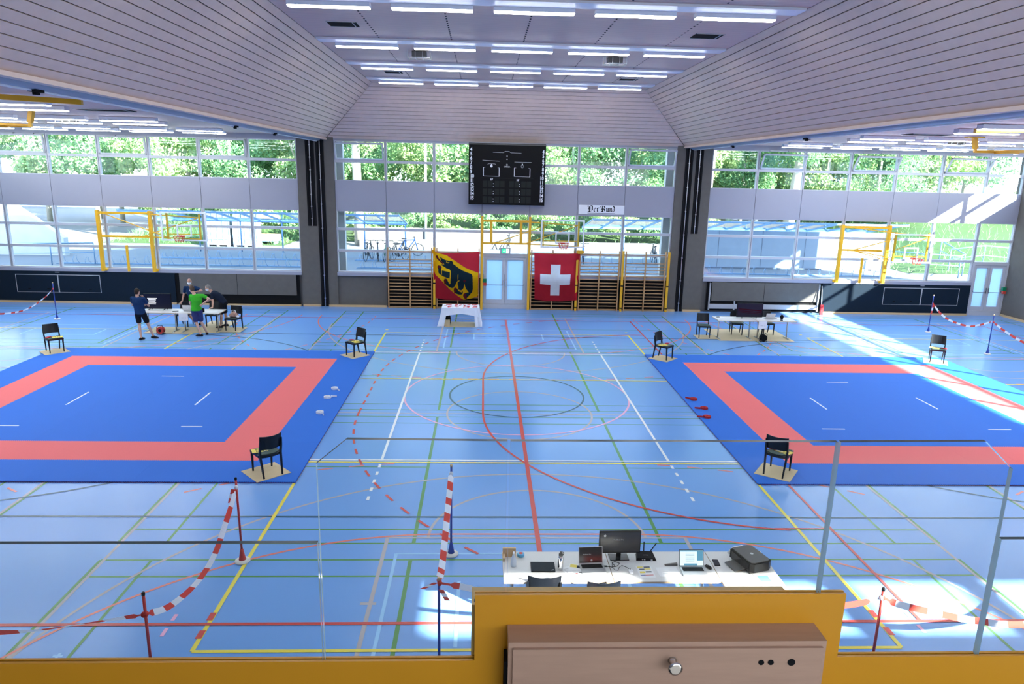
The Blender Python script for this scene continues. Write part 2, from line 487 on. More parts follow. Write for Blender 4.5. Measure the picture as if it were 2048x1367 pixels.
# handball the long way: red
ln(-20, 10, 20, 10, .05, RE); ln(-20, -10, 20, -10, .06, RE); ln(0, 10, 0, -10.0, .08, RE)
for x in (-20, 20): ln(x, -10, x, 10, .05, RE)
ln(5.09, -7.5, 5.09, 10, .05, RE); ln(5.09, -10, 5.09, -7.5, .05, RE); ln(4.1, -7.4, 5.09, -7.4, .03, RE)
ln(-.91, -1.5, -.91, 1.5, .05, RE); arc(5.09, 1.5, 6, 90, 180, .05, RE); arc(5.09, -1.5, 6, 180, 263, .05, RE)
arc(5.09, 1.5, 9.06, 105, 180, .05, RE, .3); arc(5.09, -1.5, 9.06, 180, 228, .05, RE, .3); dashed(-3.97, -1.5, -3.97, 1.5, .05, RE)
for y in (0, -1.55): ln(-.045, y, .045, y, .05, WH)
# volleyball the long way: white
for y in (4.5, -4.5): ln(-9, y, 9, y, .055, WH)
for x in (-3, 3):
    ln(x, -4.5, x, 4.5, .055, WH)
    for k in range(5):
        for s in (1, -1): ln(x, s * (4.72 + .37 * k), x, s * (4.88 + .37 * k), .055, WH)
# basketball the long way: dark
for y in (7, -7): ln(-13, y, 13, y, .05, DK)
arc(0, 0, 1.8, 0, 360, .05, DK)
for s in (1, -1):
    arc(s * 11.6, 0, 6.75, 0 if s < 0 else 90, 90 if s < 0 else 180, .05, DK); arc(s * 11.6, 0, 6.75, -90 if s < 0 else 180, 0 if s < 0 else 270, .05, DK)
arc(0, 0, 3, 0, 360, .05, PK)
# the courts across, one set in each third
for cx in (-PITCH, 0, PITCH):
    xa = [cx + a for a in (-6.65, 6.65)]
    ln(xa[0], -1.55, xa[1], -1.55, .04, BE); arc(cx, -1.5, 1.8, 0, 360, .05, BE)
    for x in xa: ln(x, -12.6, x, 10.45, .05, BE)
    ln(xa[0], 10.45, xa[1], 10.45, .05, BE)
    arc(cx, -11.93, 6.75, 0, 180, .05, BE); arc(cx, 8.9, 6.75, 180, 360, .05, BE)
    arc(cx, -7.72, 1.8, 0, 180, .05, BE); arc(cx, 4.7, 1.8, 180, 360, .05, BE)
    for x in (-2.46, 2.46):
        ln(cx + x, -12.6, cx + x, -7.72, .06, BE); ln(cx + x, 4.7, cx + x, 10.45, .06, BE)
    ln(cx - 2.46, -7.72, cx + 2.46, -7.72, .05, BE); ln(cx - 2.46, 4.7, cx + 2.46, 4.7, .05, BE)
    ln(cx - 2.6, -9.55, cx - 2.38, -9.55, .06, BE)
    # light blue
    for x in (-2.26, 2.26): ln(cx + x, -11.2, cx + x, -8.22, .05, SK); ln(cx + x, 5.13, cx + x, 8.1, .05, SK)
    for y in (-8.22, 5.13, 8.1): ln(cx - 2.26, y, cx + 2.26, y, .04, SK)
    for x in (-1.25, 1.25): ln(cx + x, -10.5, cx + x, -9.0, .05, SK); ln(cx + x, 6.5, cx + x, 7.45, .05, SK)
    ln(cx - 1.25, 6.5, cx + 1.25, 6.5, .04, SK)
    # yellow volleyball
    for x in (-4.5, 4.5): ln(cx + x, -10.55, cx + x, 7.43, .06, YE)
    for y in (-10.55, 7.43, 1.45, -4.62): ln(cx - 4.5, y, cx + 4.5, y, .055, YE)
    for x in (-4.52, 4.52):
        for s in (0, .32): ln(cx + x, -9.75 - s * 1.2, cx + x, -9.92 - s * 1.2, .08, RE)
        ln(cx + x, 7.85, cx + x, 7.95, .1, YE)
    for x in (-5.0, 5.0): ln(cx + x, -9.78, cx + x, -9.92, .05, PK); ln(cx + x, -10.08, cx + x, -10.25, .05, PK)
    # badminton: four courts
    for k, y0 in enumerate((5.3, -1.3, -7.9, -14.5)):
        y1 = y0 + 6.1
        for y in (y0, y0 + .46, y1 - .46, y1): ln(cx - 6.7, max(y, -13), cx + 6.7, max(y, -13), .04, G)
        for s in (-1, 1):
            for x in (6.7, 5.94): ln(cx + s * x, max(y0, -13), cx + s * x, y1, .045, G)
            ln(cx + s * 2.02, max(y0, -13), cx + s * 2.02, y1, .06, G)
            if y0 > -10: ln(cx + s * 2.02, y0 + 3.05, cx + s * 6.7, y0 + 3.05, .04, G)
    # handball across: salmon
    for gy, a0, s in ((-13.6, 0, 1), (10.5, 180, -1)):
        for px in (-1.5, 1.5):
            lo, hi = ((0, 90) if px > 0 else (90, 180)) if s > 0 else ((270, 360) if px > 0 else (180, 270))
            arc(cx + px, gy, 6, lo, hi, .045, SA); arc(cx + px, gy, 9, lo + 57 * (px > 0 and s > 0), hi - 57 * (px < 0 and s > 0), .045, SA, .3)
        ln(cx - 1.5, gy + 6 * s, cx + 1.5, gy + 6 * s, .045, SA); dashed(cx - 1.35, gy + 9 * s, cx + 1.5, gy + 9 * s, .04, SA)
ln(-6.14, -10.62, -6.02, -10.62, .035, SK); ln(-6.08, -10.68, -6.08, -10.56, .035, SK)
struct(fl.build('floor', [X[k] for k in LINES]))

# ================================================================== FAR WALL
YW = 12.5
PXL = [-22.5, -20.85, -18.83, -16.8, -14.77, -12.75, -10.73, -8.72]
PXC = [-7.2, -5.07, -3.05, -1.02, 1.02, 3.05, 5.07, 7.2]
PXR = [-x for x in reversed(PXL)]
wl = MB()
for x0, x1 in ((-22.6, -8.72), (-7.2, -1.02), (1.02, 7.2), (8.72, 20.85)):
    wl.box(x0, x1, YW + .02, YW + .35, 0, 1.4)
for x0, x1 in ((-22.6, -8.72), (-7.2, 7.2), (8.72, 22.6)):
    wl.box(x0, x1, YW - .02, YW + .3, 6.97, 7.35, 1)
WF = struct(wl.build('wall_far', [X['concrete'], X['panel_lilac']]))
pn = MB()
for P in (PXL, PXC, PXR):
    for a, b in zip(P[:-1], P[1:]): pn.box(a + .008, b - .008, YW - .01, YW + .16, 4.10, 5.36)
    pn.box(P[0], P[-1], YW + .06, YW + .2, 4.12, 5.34, 1)
pn.build('facade_panel', [X['panel_lilac'], X['void']], WF)
sl_ = MB()
for x0, x1 in ((-22.5, -8.72), (-7.2, -1.06), (1.06, 7.2), (8.72, 20.85)): sl_.box(x0, x1, YW - .12, YW + .02, 1.36, 1.5)
struct(sl_.build('trim_sill', X['panel_lilac']))
PIL = []
for x0, x1, sd in ((-8.72, -7.2, 'left'), (7.2, 8.72, 'right')): PIL.append(struct(MB().box(x0, x1, YW - .06, YW + .5, 0, 7.3).build('wall_pillar_' + sd, X['concrete'])))
for x0, x1, z0 in ((-7.93, -7.60, 0), (-8.36, -8.0, 3.45), (7.56, 7.88, 0), (8.02, 8.32, 3.42)):
    gd = MB(); gd.box(x0, x1, YW - .075, YW - .05, z0, 7.0)
    gd.box(x0 + .02, x0 + .05, YW - .1, YW - .07, z0, 7.0, 1); gd.box(x1 - .05, x1 - .02, YW - .1, YW - .07, z0, 7.0, 1)
    xm = (x0 + x1) / 2
    gd.box(xm - .012, xm + .012, YW - .09, YW - .07, z0, 7.0, 2)
    for k in range(7): gd.box(xm - .03, xm + .03, YW - .095, YW - .07, z0 + .35 + k * 1.0 if z0 == 0 else z0 + .3 + k * .5, (z0 + .38 + k * 1.0) if z0 == 0 else z0 + .33 + k * .5, 2)
    gd.build('curtain_guide', [X['void'], X['black'], X['metal']], PIL[0 if x0 < 0 else 1])
bs = MB()
for x0, x1 in ((-22.5, -14.1), (-8.7, -7.95), (-7.6, -5.1), (7.2, 7.55), (7.9, 8.7), (14.1, 20.85)): bs.box(x0, x1, YW - .14, YW - .06, 0, .085)
bs.box(-14.0, -8.8, YW - .16, YW + .0, 0, .06)
struct(bs.build('baseboard_far', X['wood_light']))

# windows, one per bay
wn = 0
def window(x0, x1, z0, z1, trans, tilt=None, skip=None):
    """frame with panes; tilt = top row is a hopper sash leaning into the hall by that angle"""
    global wn
    wn += 1
    fr = MB()
    y0, y1 = YW, YW + .13
    fr.box(x0, x0 + .055, y0, y1, z0, z1); fr.box(x1 - .055, x1, y0, y1, z0, z1)
    fr.box(x0 + .055, x1 - .055, y0, y1, z0, z0 + .05); fr.box(x0 + .055, x1 - .055, y0, y1, z1 - .05, z1)
    for a in trans: fr.box(x0 + .055, x1 - .055, y0, y1, a - .055, a + .055)
    for xx in (x0, x1): fr.box(xx - .006, xx + .006, y0 - .004, y0 + .02, z0, z1, 1)
    fo = struct(fr.build('window_%d' % wn, [X['frame_alu'], X['frame_dark']]))
    zs = [z0] + list(trans) + [z1]
    for i in range(len(zs) - 1):
        a = zs[i] + .055; b = zs[i + 1] - .055
        if tilt and i == len(zs) - 2: continue
        MB().box(x0 + .055, x1 - .055, y0 + .07, y0 + .078, a, b).build('pane', X['glass'], fo)
    if tilt:
        a = zs[-2] + .06; b = z1 - .05
        s = MB(); wd = x1 - x0 - .12; h = b - a
        s.box(-wd / 2, -wd / 2 + .06, -.03, .03, 0, h); s.box(wd / 2 - .06, wd / 2, -.03, .03, 0, h)
        s.box(-wd / 2, wd / 2, -.03, .03, 0, .06); s.box(-wd / 2, wd / 2, -.03, .03, h - .06, h)
        so_ = s.build('sash', X['frame_alu'], fo); so_.location = ((x0 + x1) / 2, y0 + .0, a); so_.rotation_euler = (tilt, 0, 0)
        MB().box(-wd / 2 + .06, wd / 2 - .06, -.004, .004, .06, h - .06).build('pane', X['glass'], so_)
        for f in (.3, .7):
            xx = x0 + (x1 - x0) * f
            MB().box(xx - .2, xx + .2, y0 - .08, y0 - .0, 6.93, 6.98).build('opener', X['grey_paint'], fo)
    return fo
for sec, P in (('L', PXL), ('C', PXC), ('R', PXR)):
    for i, (a, b) in enumerate(zip(P[:-1], P[1:])):
        tl = None
        if sec == 'L' and i in (1, 3, 5): tl = .07
        if sec == 'C' and i in (0, 6): tl = .34
        if sec == 'R' and i in (1, 3, 5): tl = .55
        window(a, b, 5.33, 6.98, [6.14], tl)
        if sec == 'C' and i == 3: window(a, b, 2.36, 4.13, [3.34])
        elif sec == 'R' and i == 6: window(a, b, 2.36, 4.13, [3.32])
        else: window(a, b, 1.5, 4.13, [2.42, 3.34])

# double doors with frosted panes
def double_door(n, x0, x1, ztop):
    f = MB(); y0, y1 = YW - .02, YW + .12
    f.box(x0, x0 + .1, y0, y1, 0, ztop); f.box(x1 - .1, x1, y0, y1, 0, ztop); f.box(x0 + .1, x1 - .1, y0, y1, ztop - .1, ztop)
    f.box(x0 + .1, x1 - .1, y0 - .02, y1, 0, .2)
    d = struct(f.build('door_%d' % n, X['frame_alu']))
    xm = (x0 + x1) / 2
    for a, b in ((x0 + .11, xm - .005), (xm + .005, x1 - .11)):
        l = MB(); l.box(a, a + .11, y0 + .02, y1 - .03, .21, ztop - .11); l.box(b - .11, b, y0 + .02, y1 - .03, .21, ztop - .11)
        l.box(a + .11, b - .11, y0 + .02, y1 - .03, .21, .40); l.box(a + .11, b - .11, y0 + .02, y1 - .03, ztop - .22, ztop - .11)
        lo = l.build('door_leaf', X['frame_alu'], d)
        MB().box(a + .11, b - .11, y0 + .06, y0 + .07, .40, ztop - .22).build('frosted_pane', X['frosted'], lo)
        h = MB(); h.tube([(a + .05, y0 + .02, 1.12), (a + .08, y0 - .05, 1.05), (b - .08, y0 - .05, 1.05), (b - .05, y0 + .02, 1.12)], .014, 8)
        h.build('push_bar', X['frame_dark'], lo)
    h = MB(); h.box(xm - .075, xm - .045, y0 - .04, y0 + .02, 1.0, 1.25); h.box(xm + .045, xm + .075, y0 - .04, y0 + .02, 1.0, 1.25)
    h.build('door_handle', X['chrome'], d)
    return d
double_door(1, -1.02, 1.02, 2.36)
double_door(2, 20.85, 22.5, 2.36)

# ================================================================== SIDE AND REAR WALLS
def end_wall(side):
    s = 1 if side == 'right' else -1
    m = MB()
    def bx(a, b, *r): m.box(min(s * a, s * b), max(s * a, s * b), *r)
    bx(22.5, 22.85, -16.2, 12.6, 0, 5.25); bx(22.5, 22.85, -22.2, -16.2, 0, 7.3); bx(22.5, 22.85, -16.2, 12.85, 7.0, 7.4)
    bx(22.5, 22.85, 12.3, 12.85, 5.25, 7.0); bx(22.5, 22.85, -16.2, -13.5, 5.25, 7.0)
    o = struct(m.build('wall_' + side, X['concrete']))
    f = MB(); y = -13.5
    k = 0
    while y <= 12.31:
        f.box(min(s * 22.55, s * 22.67), max(s * 22.55, s * 22.67), y - .05, y + .05, 5.25, 7.0); y += 2.15
    for z0, z1 in ((5.25, 5.32), (6.1, 6.2), (6.95, 7.0)): f.box(min(s * 22.55, s * 22.67), max(s * 22.55, s * 22.67), -13.5, 12.3, z0, z1)
    f.build('window_band_frame', X['frame_alu'], o)
    MB().box(min(s * 22.6, s * 22.61), max(s * 22.6, s * 22.61), -13.5, 12.3, 5.3, 6.97).build('pane', X['glass'], o)
    b = MB().box(min(s * 22.42, s * 22.5), max(s * 22.42, s * 22.5), -16, 12.4, 0, .09)
    struct(b.build('baseboard_' + side, X['wood_light']))
    return o
end_wall('right'); end_wall('left')
rw = MB(); rw.box(-22.85, 22.85, -22.4, -22.1, 0, 4.6); rw.box(-22.85, 22.85, -22.4, -22.1, 6.9, 7.4); rw.box(-22.85, -1.0, -22.4, -22.1, 4.6, 6.9); rw.box(14, 22.85, -22.4, -22.1, 4.6, 6.9)
for x in (2, 4.5, 7, 9.5, 12): rw.box(x - .06, x + .06, -22.35, -22.2, 4.6, 6.9)  # posts of an unseen window band added to brighten the gallery
rw.box(-22.85, 22.85, -16.3, -16.16, 0, 3.2)
struct(rw.build('wall_rear', X['concrete_light']))

# ================================================================== CEILINGS
ZC, ZR = 9.05, 7.05
ce = MB()
ce.box(-5.25, 5.25, -15, 10.5, ZC, ZC + .12)
for x in (-3.62, -1.81, 0, 1.81, 3.62):
    y = -6.0
    while y < 10.3:
        ce.box(x - .018, x + .018, y, y + .09, ZC - .003, ZC + .01, 1); y += .25
struct(ce.build('ceiling', [X['ceil_boards'], X['void']]))
def planks(name, A0, A1, B0, B1, n, inward):
    """n boards between the lower edge A0-A1 and the upper edge B0-B1, dark gaps between"""
    A0, A1, B0, B1, nn = Vector(A0), Vector(A1), Vector(B0), Vector(B1), Vector(inward).normalized()
    m = MB(); g = .05
    for i in range(n):
        t0 = (i + g) / n; t1 = (i + 1 - g) / n
        p = [A0.lerp(B0, t0), A1.lerp(B1, t0), A1.lerp(B1, t1), A0.lerp(B0, t1)]
        m.hexa([q - nn * .02 for q in p] + p)
    p = [A0, A1, B1, B0]
    m.hexa([q - nn * .06 for q in p] + [q - nn * .025 for q in p], 1)
    return struct(m.build(name, [X['plank'], X['void']]))
planks('ceiling_left_slope', (-7.5, -17, ZR), (-7.5, 12.5, ZR), (-5.25, -15, ZC), (-5.25, 10.5, ZC), 16, (.67, 0, -.74))
planks('ceiling_right_slope', (7.5, -17, ZR), (7.5, 12.5, ZR), (5.25, -15, ZC), (5.25, 10.5, ZC), 16, (-.67, 0, -.74))
planks('ceiling_far_slope', (-7.5, 12.5, ZR - .03), (7.5, 12.5, ZR - .03), (-5.25, 10.5, ZC), (5.25, 10.5, ZC), 15, (0, -.7, -.7))
planks('ceiling_rear_slope', (-7.5, -17, ZR), (7.5, -17, ZR), (-5.25, -15, ZC), (5.25, -15, ZC), 15, (0, .7, -.7))
for sd, s in (('left', -1), ('right', 1)):
    m = MB(); m.box(min(s * 7.5, s * 22.6), max(s * 7.5, s * 22.6), -13, 12.6, 7.17, 7.3)
    struct(m.build('ceiling_' + sd, X['ceil_boards']))
    b = MB(); b.box(min(s * 7.45, s * 7.62), max(s * 7.45, s * 7.62), -13, 12.5, 6.98, ZR)
    struct(b.build('trim_beam_' + sd, X['plank']))
    # rolled curtain housing under the beam
    c = thing('curtain_housing', 'blue grey roll housing of the dividing curtain under the %s planked slope' % sd, 'curtain housing', (s * 7.83, 0, 7.05))
    h = MB(); pr = []
    for k in range(13):
        a = PI * k / 12
        pr.append((.17 * math.cos(a), -.13 * math.sin(a)))
    pr = [(.17, .1)] + pr + [(-.17, .1)]
    h.add([(x, -13, z) for x, z in pr] + [(x, 12.3, z) for x, z in pr], [[i, i + 1, i + 1 + len(pr), i + len(pr)] for i in range(len(pr) - 1)], 0, True)
    h.box(-.17, .17, -13, 12.3, .08, .11)
    h.build('tube', X['steel_blue'], c)
    MB().box(-s * -.02 - .03, -s * -.02 + .03, -13, 12.3, -.15, -.125).build('bottom_rail', X['white_paint'], c)
    for yy in ((-6.6, 2.4, 6.2) if s < 0 else (1.5, 7.4)):
        MB().box(-.06, .06, yy - .12, yy + .12, -.16, -.06).box(-.03, .03, yy - .05, yy + .05, -.2, -.14).build('motor_box', X['void'], c)
# gallery ceiling; unseen skylight strip added to throw sun patches onto the floor
gc = MB()
gc.box(-22.6, -7.5, -18.75, -13, 7.17, 7.3); gc.box(7.5, 22.6, -18.75, -13, 7.17, 7.3); gc.box(-7.5, 7.5, -18.75, -17, 7.17, 7.3); gc.box(-22.6, 22.6, -22.4, -20.1, 7.17, 7.3); gc.box(-22.6, 9.0, -20.1, -18.75, 7.17, 7.3); gc.box(19.0, 22.6, -20.1, -18.75, 7.17, 7.3)
for x in (11.0, 13.3, 15.1, 17.2): gc.box(x - .16, x + .16, -20.1, -18.75, 7.17, 7.3)
struct(gc.build('ceiling_gallery', X['white_paint']))
rf = MB(); rf.box(-22.9, -7.5, -13, 13.0, 7.42, 7.7); rf.box(7.5, 22.9, -13, 13.0, 7.42, 7.7); rf.box(-8.0, 8.0, -17.2, 13.0, 9.3, 9.6)
for y0, y1 in ((12.75, 13.0), (-17.2, -17.0)): rf.box(-8.0, 8.0, y0, y1, 7.3, 9.3)
for x0 in (-8.0, 7.75): rf.box(x0, x0 + .25, -17, 12.8, 7.3, 9.3)
struct(rf.build('ceiling_roof', X['concrete_light']))

# lamps
lampm = None
def lamp(x, y, z, label, group):
    global lampm
    if lampm is None:
        a = MB(); a.box(-.8, .8, -.11, .11, -.10, 0);
        b = MB(); b.box(-.79, .79, -.095, .095, -.118, -.10)
        lampm = (a.mesh('housing', X['white_paint']), b.mesh('diffuser', X['lamp_white']))
    t = thing('ceiling_lamp', label, 'ceiling lamp', (x, y, z), 0, group)
    for nm, me in zip(('housing', 'diffuser'), lampm):
        o = bpy.data.objects.new(nm, me); COL.objects.link(o); o.parent = t
    return t
ORD = ['first', 'second', 'third', 'fourth', 'fifth', 'sixth', 'seventh', 'eighth', 'ninth', 'tenth']
ROWN = ['the nearest ceiling row', 'the second ceiling row', 'the third ceiling row', 'the farthest ceiling row']
for r, y in enumerate((-3.2, 1.5, 5.5, 9.3)):
    for c in range(5):
        lamp(-4.02 + 2.01 * c, y, ZC - .03, 'lit white strip lamp, %s from left in %s' % (ORD[c], ROWN[r]), 'strip lamps of the raised middle ceiling')
    ch = MB(); ch.box(-5.2, 5.2, y - .62, y - .12, ZC - .055, ZC - .005)
    t = tag(ch.build('lamp_channel', X['white_paint']), 'long white channel carrying the strip lamps of %s' % ROWN[r], 'lamp channel')
for s, sd in ((-1, 'left'), (1, 'right')):
    for r, y in enumerate((10.8, 9.0, 5.5, 3.7, 0.0, -1.6)):
        for c in range(5):
            x = s * (11.8 + 2.0 * c - (.5 if r % 2 else 0))
            if math.hypot(x, 0) > 22: continue
            lamp(x, y, 7.16, 'lit strip lamp above %s mat, %s row from windows, %s from middle hall' % (sd, ORD[r], ORD[c]), 'strip lamps of the low side ceilings')
for y in (-7.2, -11.2):  # unseen lamp rows added to light the near floor
    for c in range(5): lamp(-4.02 + 2.01 * c, y, ZC - .03, 'unseen lit strip lamp added in the middle ceiling rows nearest the gallery', 'added strip lamps nearest the gallery')
for s in (-1, 1):  # side ceilings too: unseen lamps added for the near floor
    for y in (-5.5, -9.5):
        for c in range(5): lamp(s * (11.8 + 2.0 * c), y, 7.16, 'unseen lit strip lamp added in the low side ceilings nearest the gallery', 'added side strip lamps nearest the gallery')
# black air vents and caged speakers in the ceiling
def vent(x, y, z, wx, wy, label):
    t = thing('ceiling_vent', label, 'vent', (x, y, z), 0, 'black ceiling vents')
    MB().box(-wx / 2, wx / 2, -wy / 2, wy / 2, -.012, 0).build('recess', X['void'], t)
    f = MB(); f.box(-wx / 2, wx / 2, -wy / 2 - .012, -wy / 2, -.02, 0); f.box(-wx / 2, wx / 2, wy / 2, wy / 2 + .012, -.02, 0); f.box(wx / 2 - .09, wx / 2 - .07, -wy / 2, wy / 2, -.02, 0)
    f.build('frame', X['grey_paint'], t)
vent(-4.2, -.8, ZC, .66, .55, 'black vent in the middle ceiling, on the left between the first two lamp rows')
vent(4.22, -.7, ZC, .66, .55, 'black vent in the middle ceiling, on the right between the first two lamp rows')
vent(-4.05, 7.3, ZC, .58, .5, 'narrow black vent on the left before the farthest lamp row')
vent(4.0, 7.5, ZC, .6, .5, 'narrow black vent on the right before the farthest lamp row')
vent(-10.6, 1.0, 7.168, 1.3, .6, 'black vent in the low ceiling above the left mat')
vent(11.9, 2.6, 7.168, 1.3, .6, 'black vent in the low ceiling above the right mat')
def cage(x, y, z, label):
    t = thing('caged_speaker', label, 'speaker', (x, y, z), 0, 'caged ceiling speakers')
    MB().box(-.2, .2, -.14, .14, -.16, -.02).build('speaker_box', X['plastic_grey'], t)
    g = MB()
    for a in (-.3, -.1, .1, .3):
        for b in (-.2, .2): g.bar((a, b, 0), (a, b, -.2), .012)
        g.bar((a, -.2, -.2), (a, .2, -.2), .012)
    for b in (-.2, 0, .2): g.bar((-.3, b, -.2), (.3, b, -.2), .012)
    g.build('wire_cage', X['metal'], t)
cage(-2.78, 2.75, ZC, 'caged speaker on the left of the middle ceiling')
cage(2.68, 2.8, ZC, 'caged speaker on the right of the middle ceiling')
cage(-13.2, 4.1, 7.165, 'caged speaker on the low ceiling over the left mat')
cage(14.0, 4.5, 7.165, 'caged speaker on the low ceiling over the right mat')
# folded yellow hoops hanging from the low ceilings
def hoist(x, y, s, label):
    t = thing('folded_basketball_frame', label, 'basketball frame', (x, y, 7.16))
    for k, yy in enumerate((0, -2.6)):
        b = MB(); b.box(-.25, .25, yy - .1, yy + .1, -.03, 0); b.bar((0, yy, -.03), (s * .08, yy, -.33), .14, .1); b.bar((s * .08, yy, -.3), (s * .08, yy, -.44), .07)
        b.build('ceiling_bracket', X['yellow_steel'], t)
    a = MB()
    for yy in (0, -2.6): a.bar((s * .08, yy, -.42), (s * 3.4, yy - .2, -.40), .07)
    a.bar((s * .7, 0, -.44), (s * .7, -2.6, -.44), .06); a.bar((s * 3.3, .0, -.42), (s * 3.3, -2.8, -.42), .06); a.bar((s * .1, 0, -.40), (s * 3.3, -2.6, -.40), .05)
    a.build('swing_arm', X['yellow_steel'], t)
    MB().bar((s * 1.4, .15, -.46), (s * 1.4, -2.75, -.46), .05).build('clamp', X['white_paint'], t)
hoist(-12.6, 1.3, -1, 'folded yellow basketball frame hanging from the ceiling above the left mat')
hoist(13.6, 3.1, 1, 'folded yellow basketball frame hanging from the ceiling above the right mat')
b = MB(); b.bar((-10.5, -3.2, 7.08), (-9.1, -2.9, 7.04), .14, .1)
tag(b.build('ceiling_beam', X['yellow_steel']), 'short yellow beam under the left ceiling, nearest of the yellow parts there', 'beam')
b = MB(); b.bar((11.7, -1.5, 7.06), (10.6, -1.3, 7.04), .14, .1)
tag(b.build('ceiling_beam', X['yellow_steel']), 'short yellow beam under the right ceiling, nearest of the yellow parts there', 'beam')

# ================================================================== GALLERY
gf = MB(); gf.box(-22.6, 22.6, -22.4, -16.1, 3.05, 3.2)
struct(gf.build('floor_gallery', X['floor_dark']))
YP = -16.095
pp = MB()
poly = [(-9, 3.2), (9, 3.2), (9, 4.105), (.40, 4.105), (.40, 4.372), (-.972, 4.372), (-.972, 4.10), (-9, 4.10)]
# orange steel sheet parapet with a raised middle
pp.prism(poly, YP, YP + .012, 0, 'xz'); pp.prism(poly, YP + .020, YP + .030, 0, 'xz')
for x0, x1, z in ((-9, -.972, 4.10), (-.972, .40, 4.372), (.40, 9, 4.105)):
    pp.box(x0, x1, YP + .004, YP + .026, z - .05, z - .006, 1)
pr_ = tag(pp.build('parapet', [X['orange_steel'], X['metal']]), 'orange painted steel parapet of the gallery with a raised middle', 'parapet', None, 'structure')
def glass_panel(poly, label, glint_sides=()):
    m = MB(); n = len(poly); y0, y1 = YP + .006, YP + .025
    t = thing('glass_panel', label, 'glass panel', (poly[0][0], YP, poly[0][1]), 0, 'clear glass panels on the orange parapet')
    q = [(x - poly[0][0], z - poly[0][1]) for x, z in poly]
    a, b = y0 - YP, y1 - YP
    m.add([(x, a, z) for x, z in q], [list(range(n))]); m.add([(x, b, z) for x, z in q], [list(range(n))[::-1]])
    m.build('pane', X['glass_rail'], t)
    e = MB()
    for i in range(n):
        j = (i + 1) % n
        e.quad((q[i][0], a, q[i][1]), (q[j][0], a, q[j][1]), (q[j][0], b, q[j][1]), (q[i][0], b, q[i][1]), 1 if i in glint_sides else 0)
    e.build('polished_edge', [X['glass_edge'], X['glass_edge_glint']], t)
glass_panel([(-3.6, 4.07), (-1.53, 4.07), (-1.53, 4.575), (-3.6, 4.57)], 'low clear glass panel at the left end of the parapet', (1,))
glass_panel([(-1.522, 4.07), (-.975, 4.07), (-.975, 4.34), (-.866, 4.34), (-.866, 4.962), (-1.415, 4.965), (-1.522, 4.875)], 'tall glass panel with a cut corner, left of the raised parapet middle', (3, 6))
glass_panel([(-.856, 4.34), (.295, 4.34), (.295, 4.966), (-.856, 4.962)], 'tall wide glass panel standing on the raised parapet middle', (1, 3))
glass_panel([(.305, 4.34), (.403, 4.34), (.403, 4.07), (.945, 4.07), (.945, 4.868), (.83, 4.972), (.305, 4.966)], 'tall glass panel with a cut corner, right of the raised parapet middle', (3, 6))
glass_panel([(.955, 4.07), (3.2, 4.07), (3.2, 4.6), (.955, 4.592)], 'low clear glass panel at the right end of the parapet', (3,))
# wooden control box on the gallery side
t = thing('wooden_control_box', 'reddish wooden box with a metal knob fixed to the orange parapet', 'box', (-.28, YP - .105, 3.6))
b = MB(); b.box(-.572, .572, 0, .10, 0, .642); b.box(-.572, .572, -.0, .104, .642, .652, 0)
b.build('box_body', X['wood_box'], t)
d = MB(); d.box(-.556, .556, -.012, -.001, .0, .632)
dr = d.build('front_door', X['wood_box'], t)
k = MB(); k.lathe([(.016, -.0), (.010, .006), (.008, .03), (.012, .036), (.025, .042), (.026, .046), (.018, .050)], (.012, -.012, .585), 20, 0, 'y')
for v in range(len(k.v)): k.v[v] = (k.v[v][0], -.012 - (k.v[v][1] + .012), k.v[v][2])
k.build('knob', X['chrome'], dr)
for x, r in ((.335, .0105), (.37, .0105), (.445, .014)): MB().lathe([(r, 0), (r, .0015)], (x, -.0145, .575), 18, 0, 'y').build('cable_hole', X['void'], dr)
MB().box(-.585, -.573, .02, .09, 0, .56).build('painted_shadow_strip', X['void'], t)  # dark strip painting the shadow left of the box
# pale wood desk on the hall side of the parapet
t = thing('wooden_desk_ledge', 'pale wooden ledge box mounted on the hall side of the parapet', 'ledge', (-.36, YP + .035, 3.9))
b = MB(); b.prism([(-.625, 0), (.60, 0), (.585, .115), (-.625, .115)], .39, .41, 0); b.box(-.625, -.605, 0, .1, .07, .39); b.box(.58, .6, 0, .1, .07, .39); b.box(-.605, .58, .08, .1, .07, .39)
b.build('ledge_top', X['ledge_wood'], t)
MB().box(-.665, .64, 0, .11, .05, .068).build('lower_shelf', X['ledge_wood'], t)
p = thing('paper_pile', 'crumpled white papers with green print on the wooden ledge', 'papers', (-.92, YP + .07, 4.312))
q = MB(); q.quad((-.045, -.03, .001), (.05, -.03, .001), (.05, .03, .004), (-.045, .03, .004)); q.quad((-.03, -.025, .004), (.03, -.01, .02), (.02, .03, .015), (-.035, .02, .006))
q.build('sheet', X['paper'], p)
MB().quad((-.01, -.02, .0145), (.02, -.012, .019), (.018, -.002, .019), (-.012, -.008, .0135)).quad((.0, .0, .0165), (.03, .006, .0185), (.028, .012, .0175), (-.002, .008, .015)).build('green_print', X['green_plastic'], p)
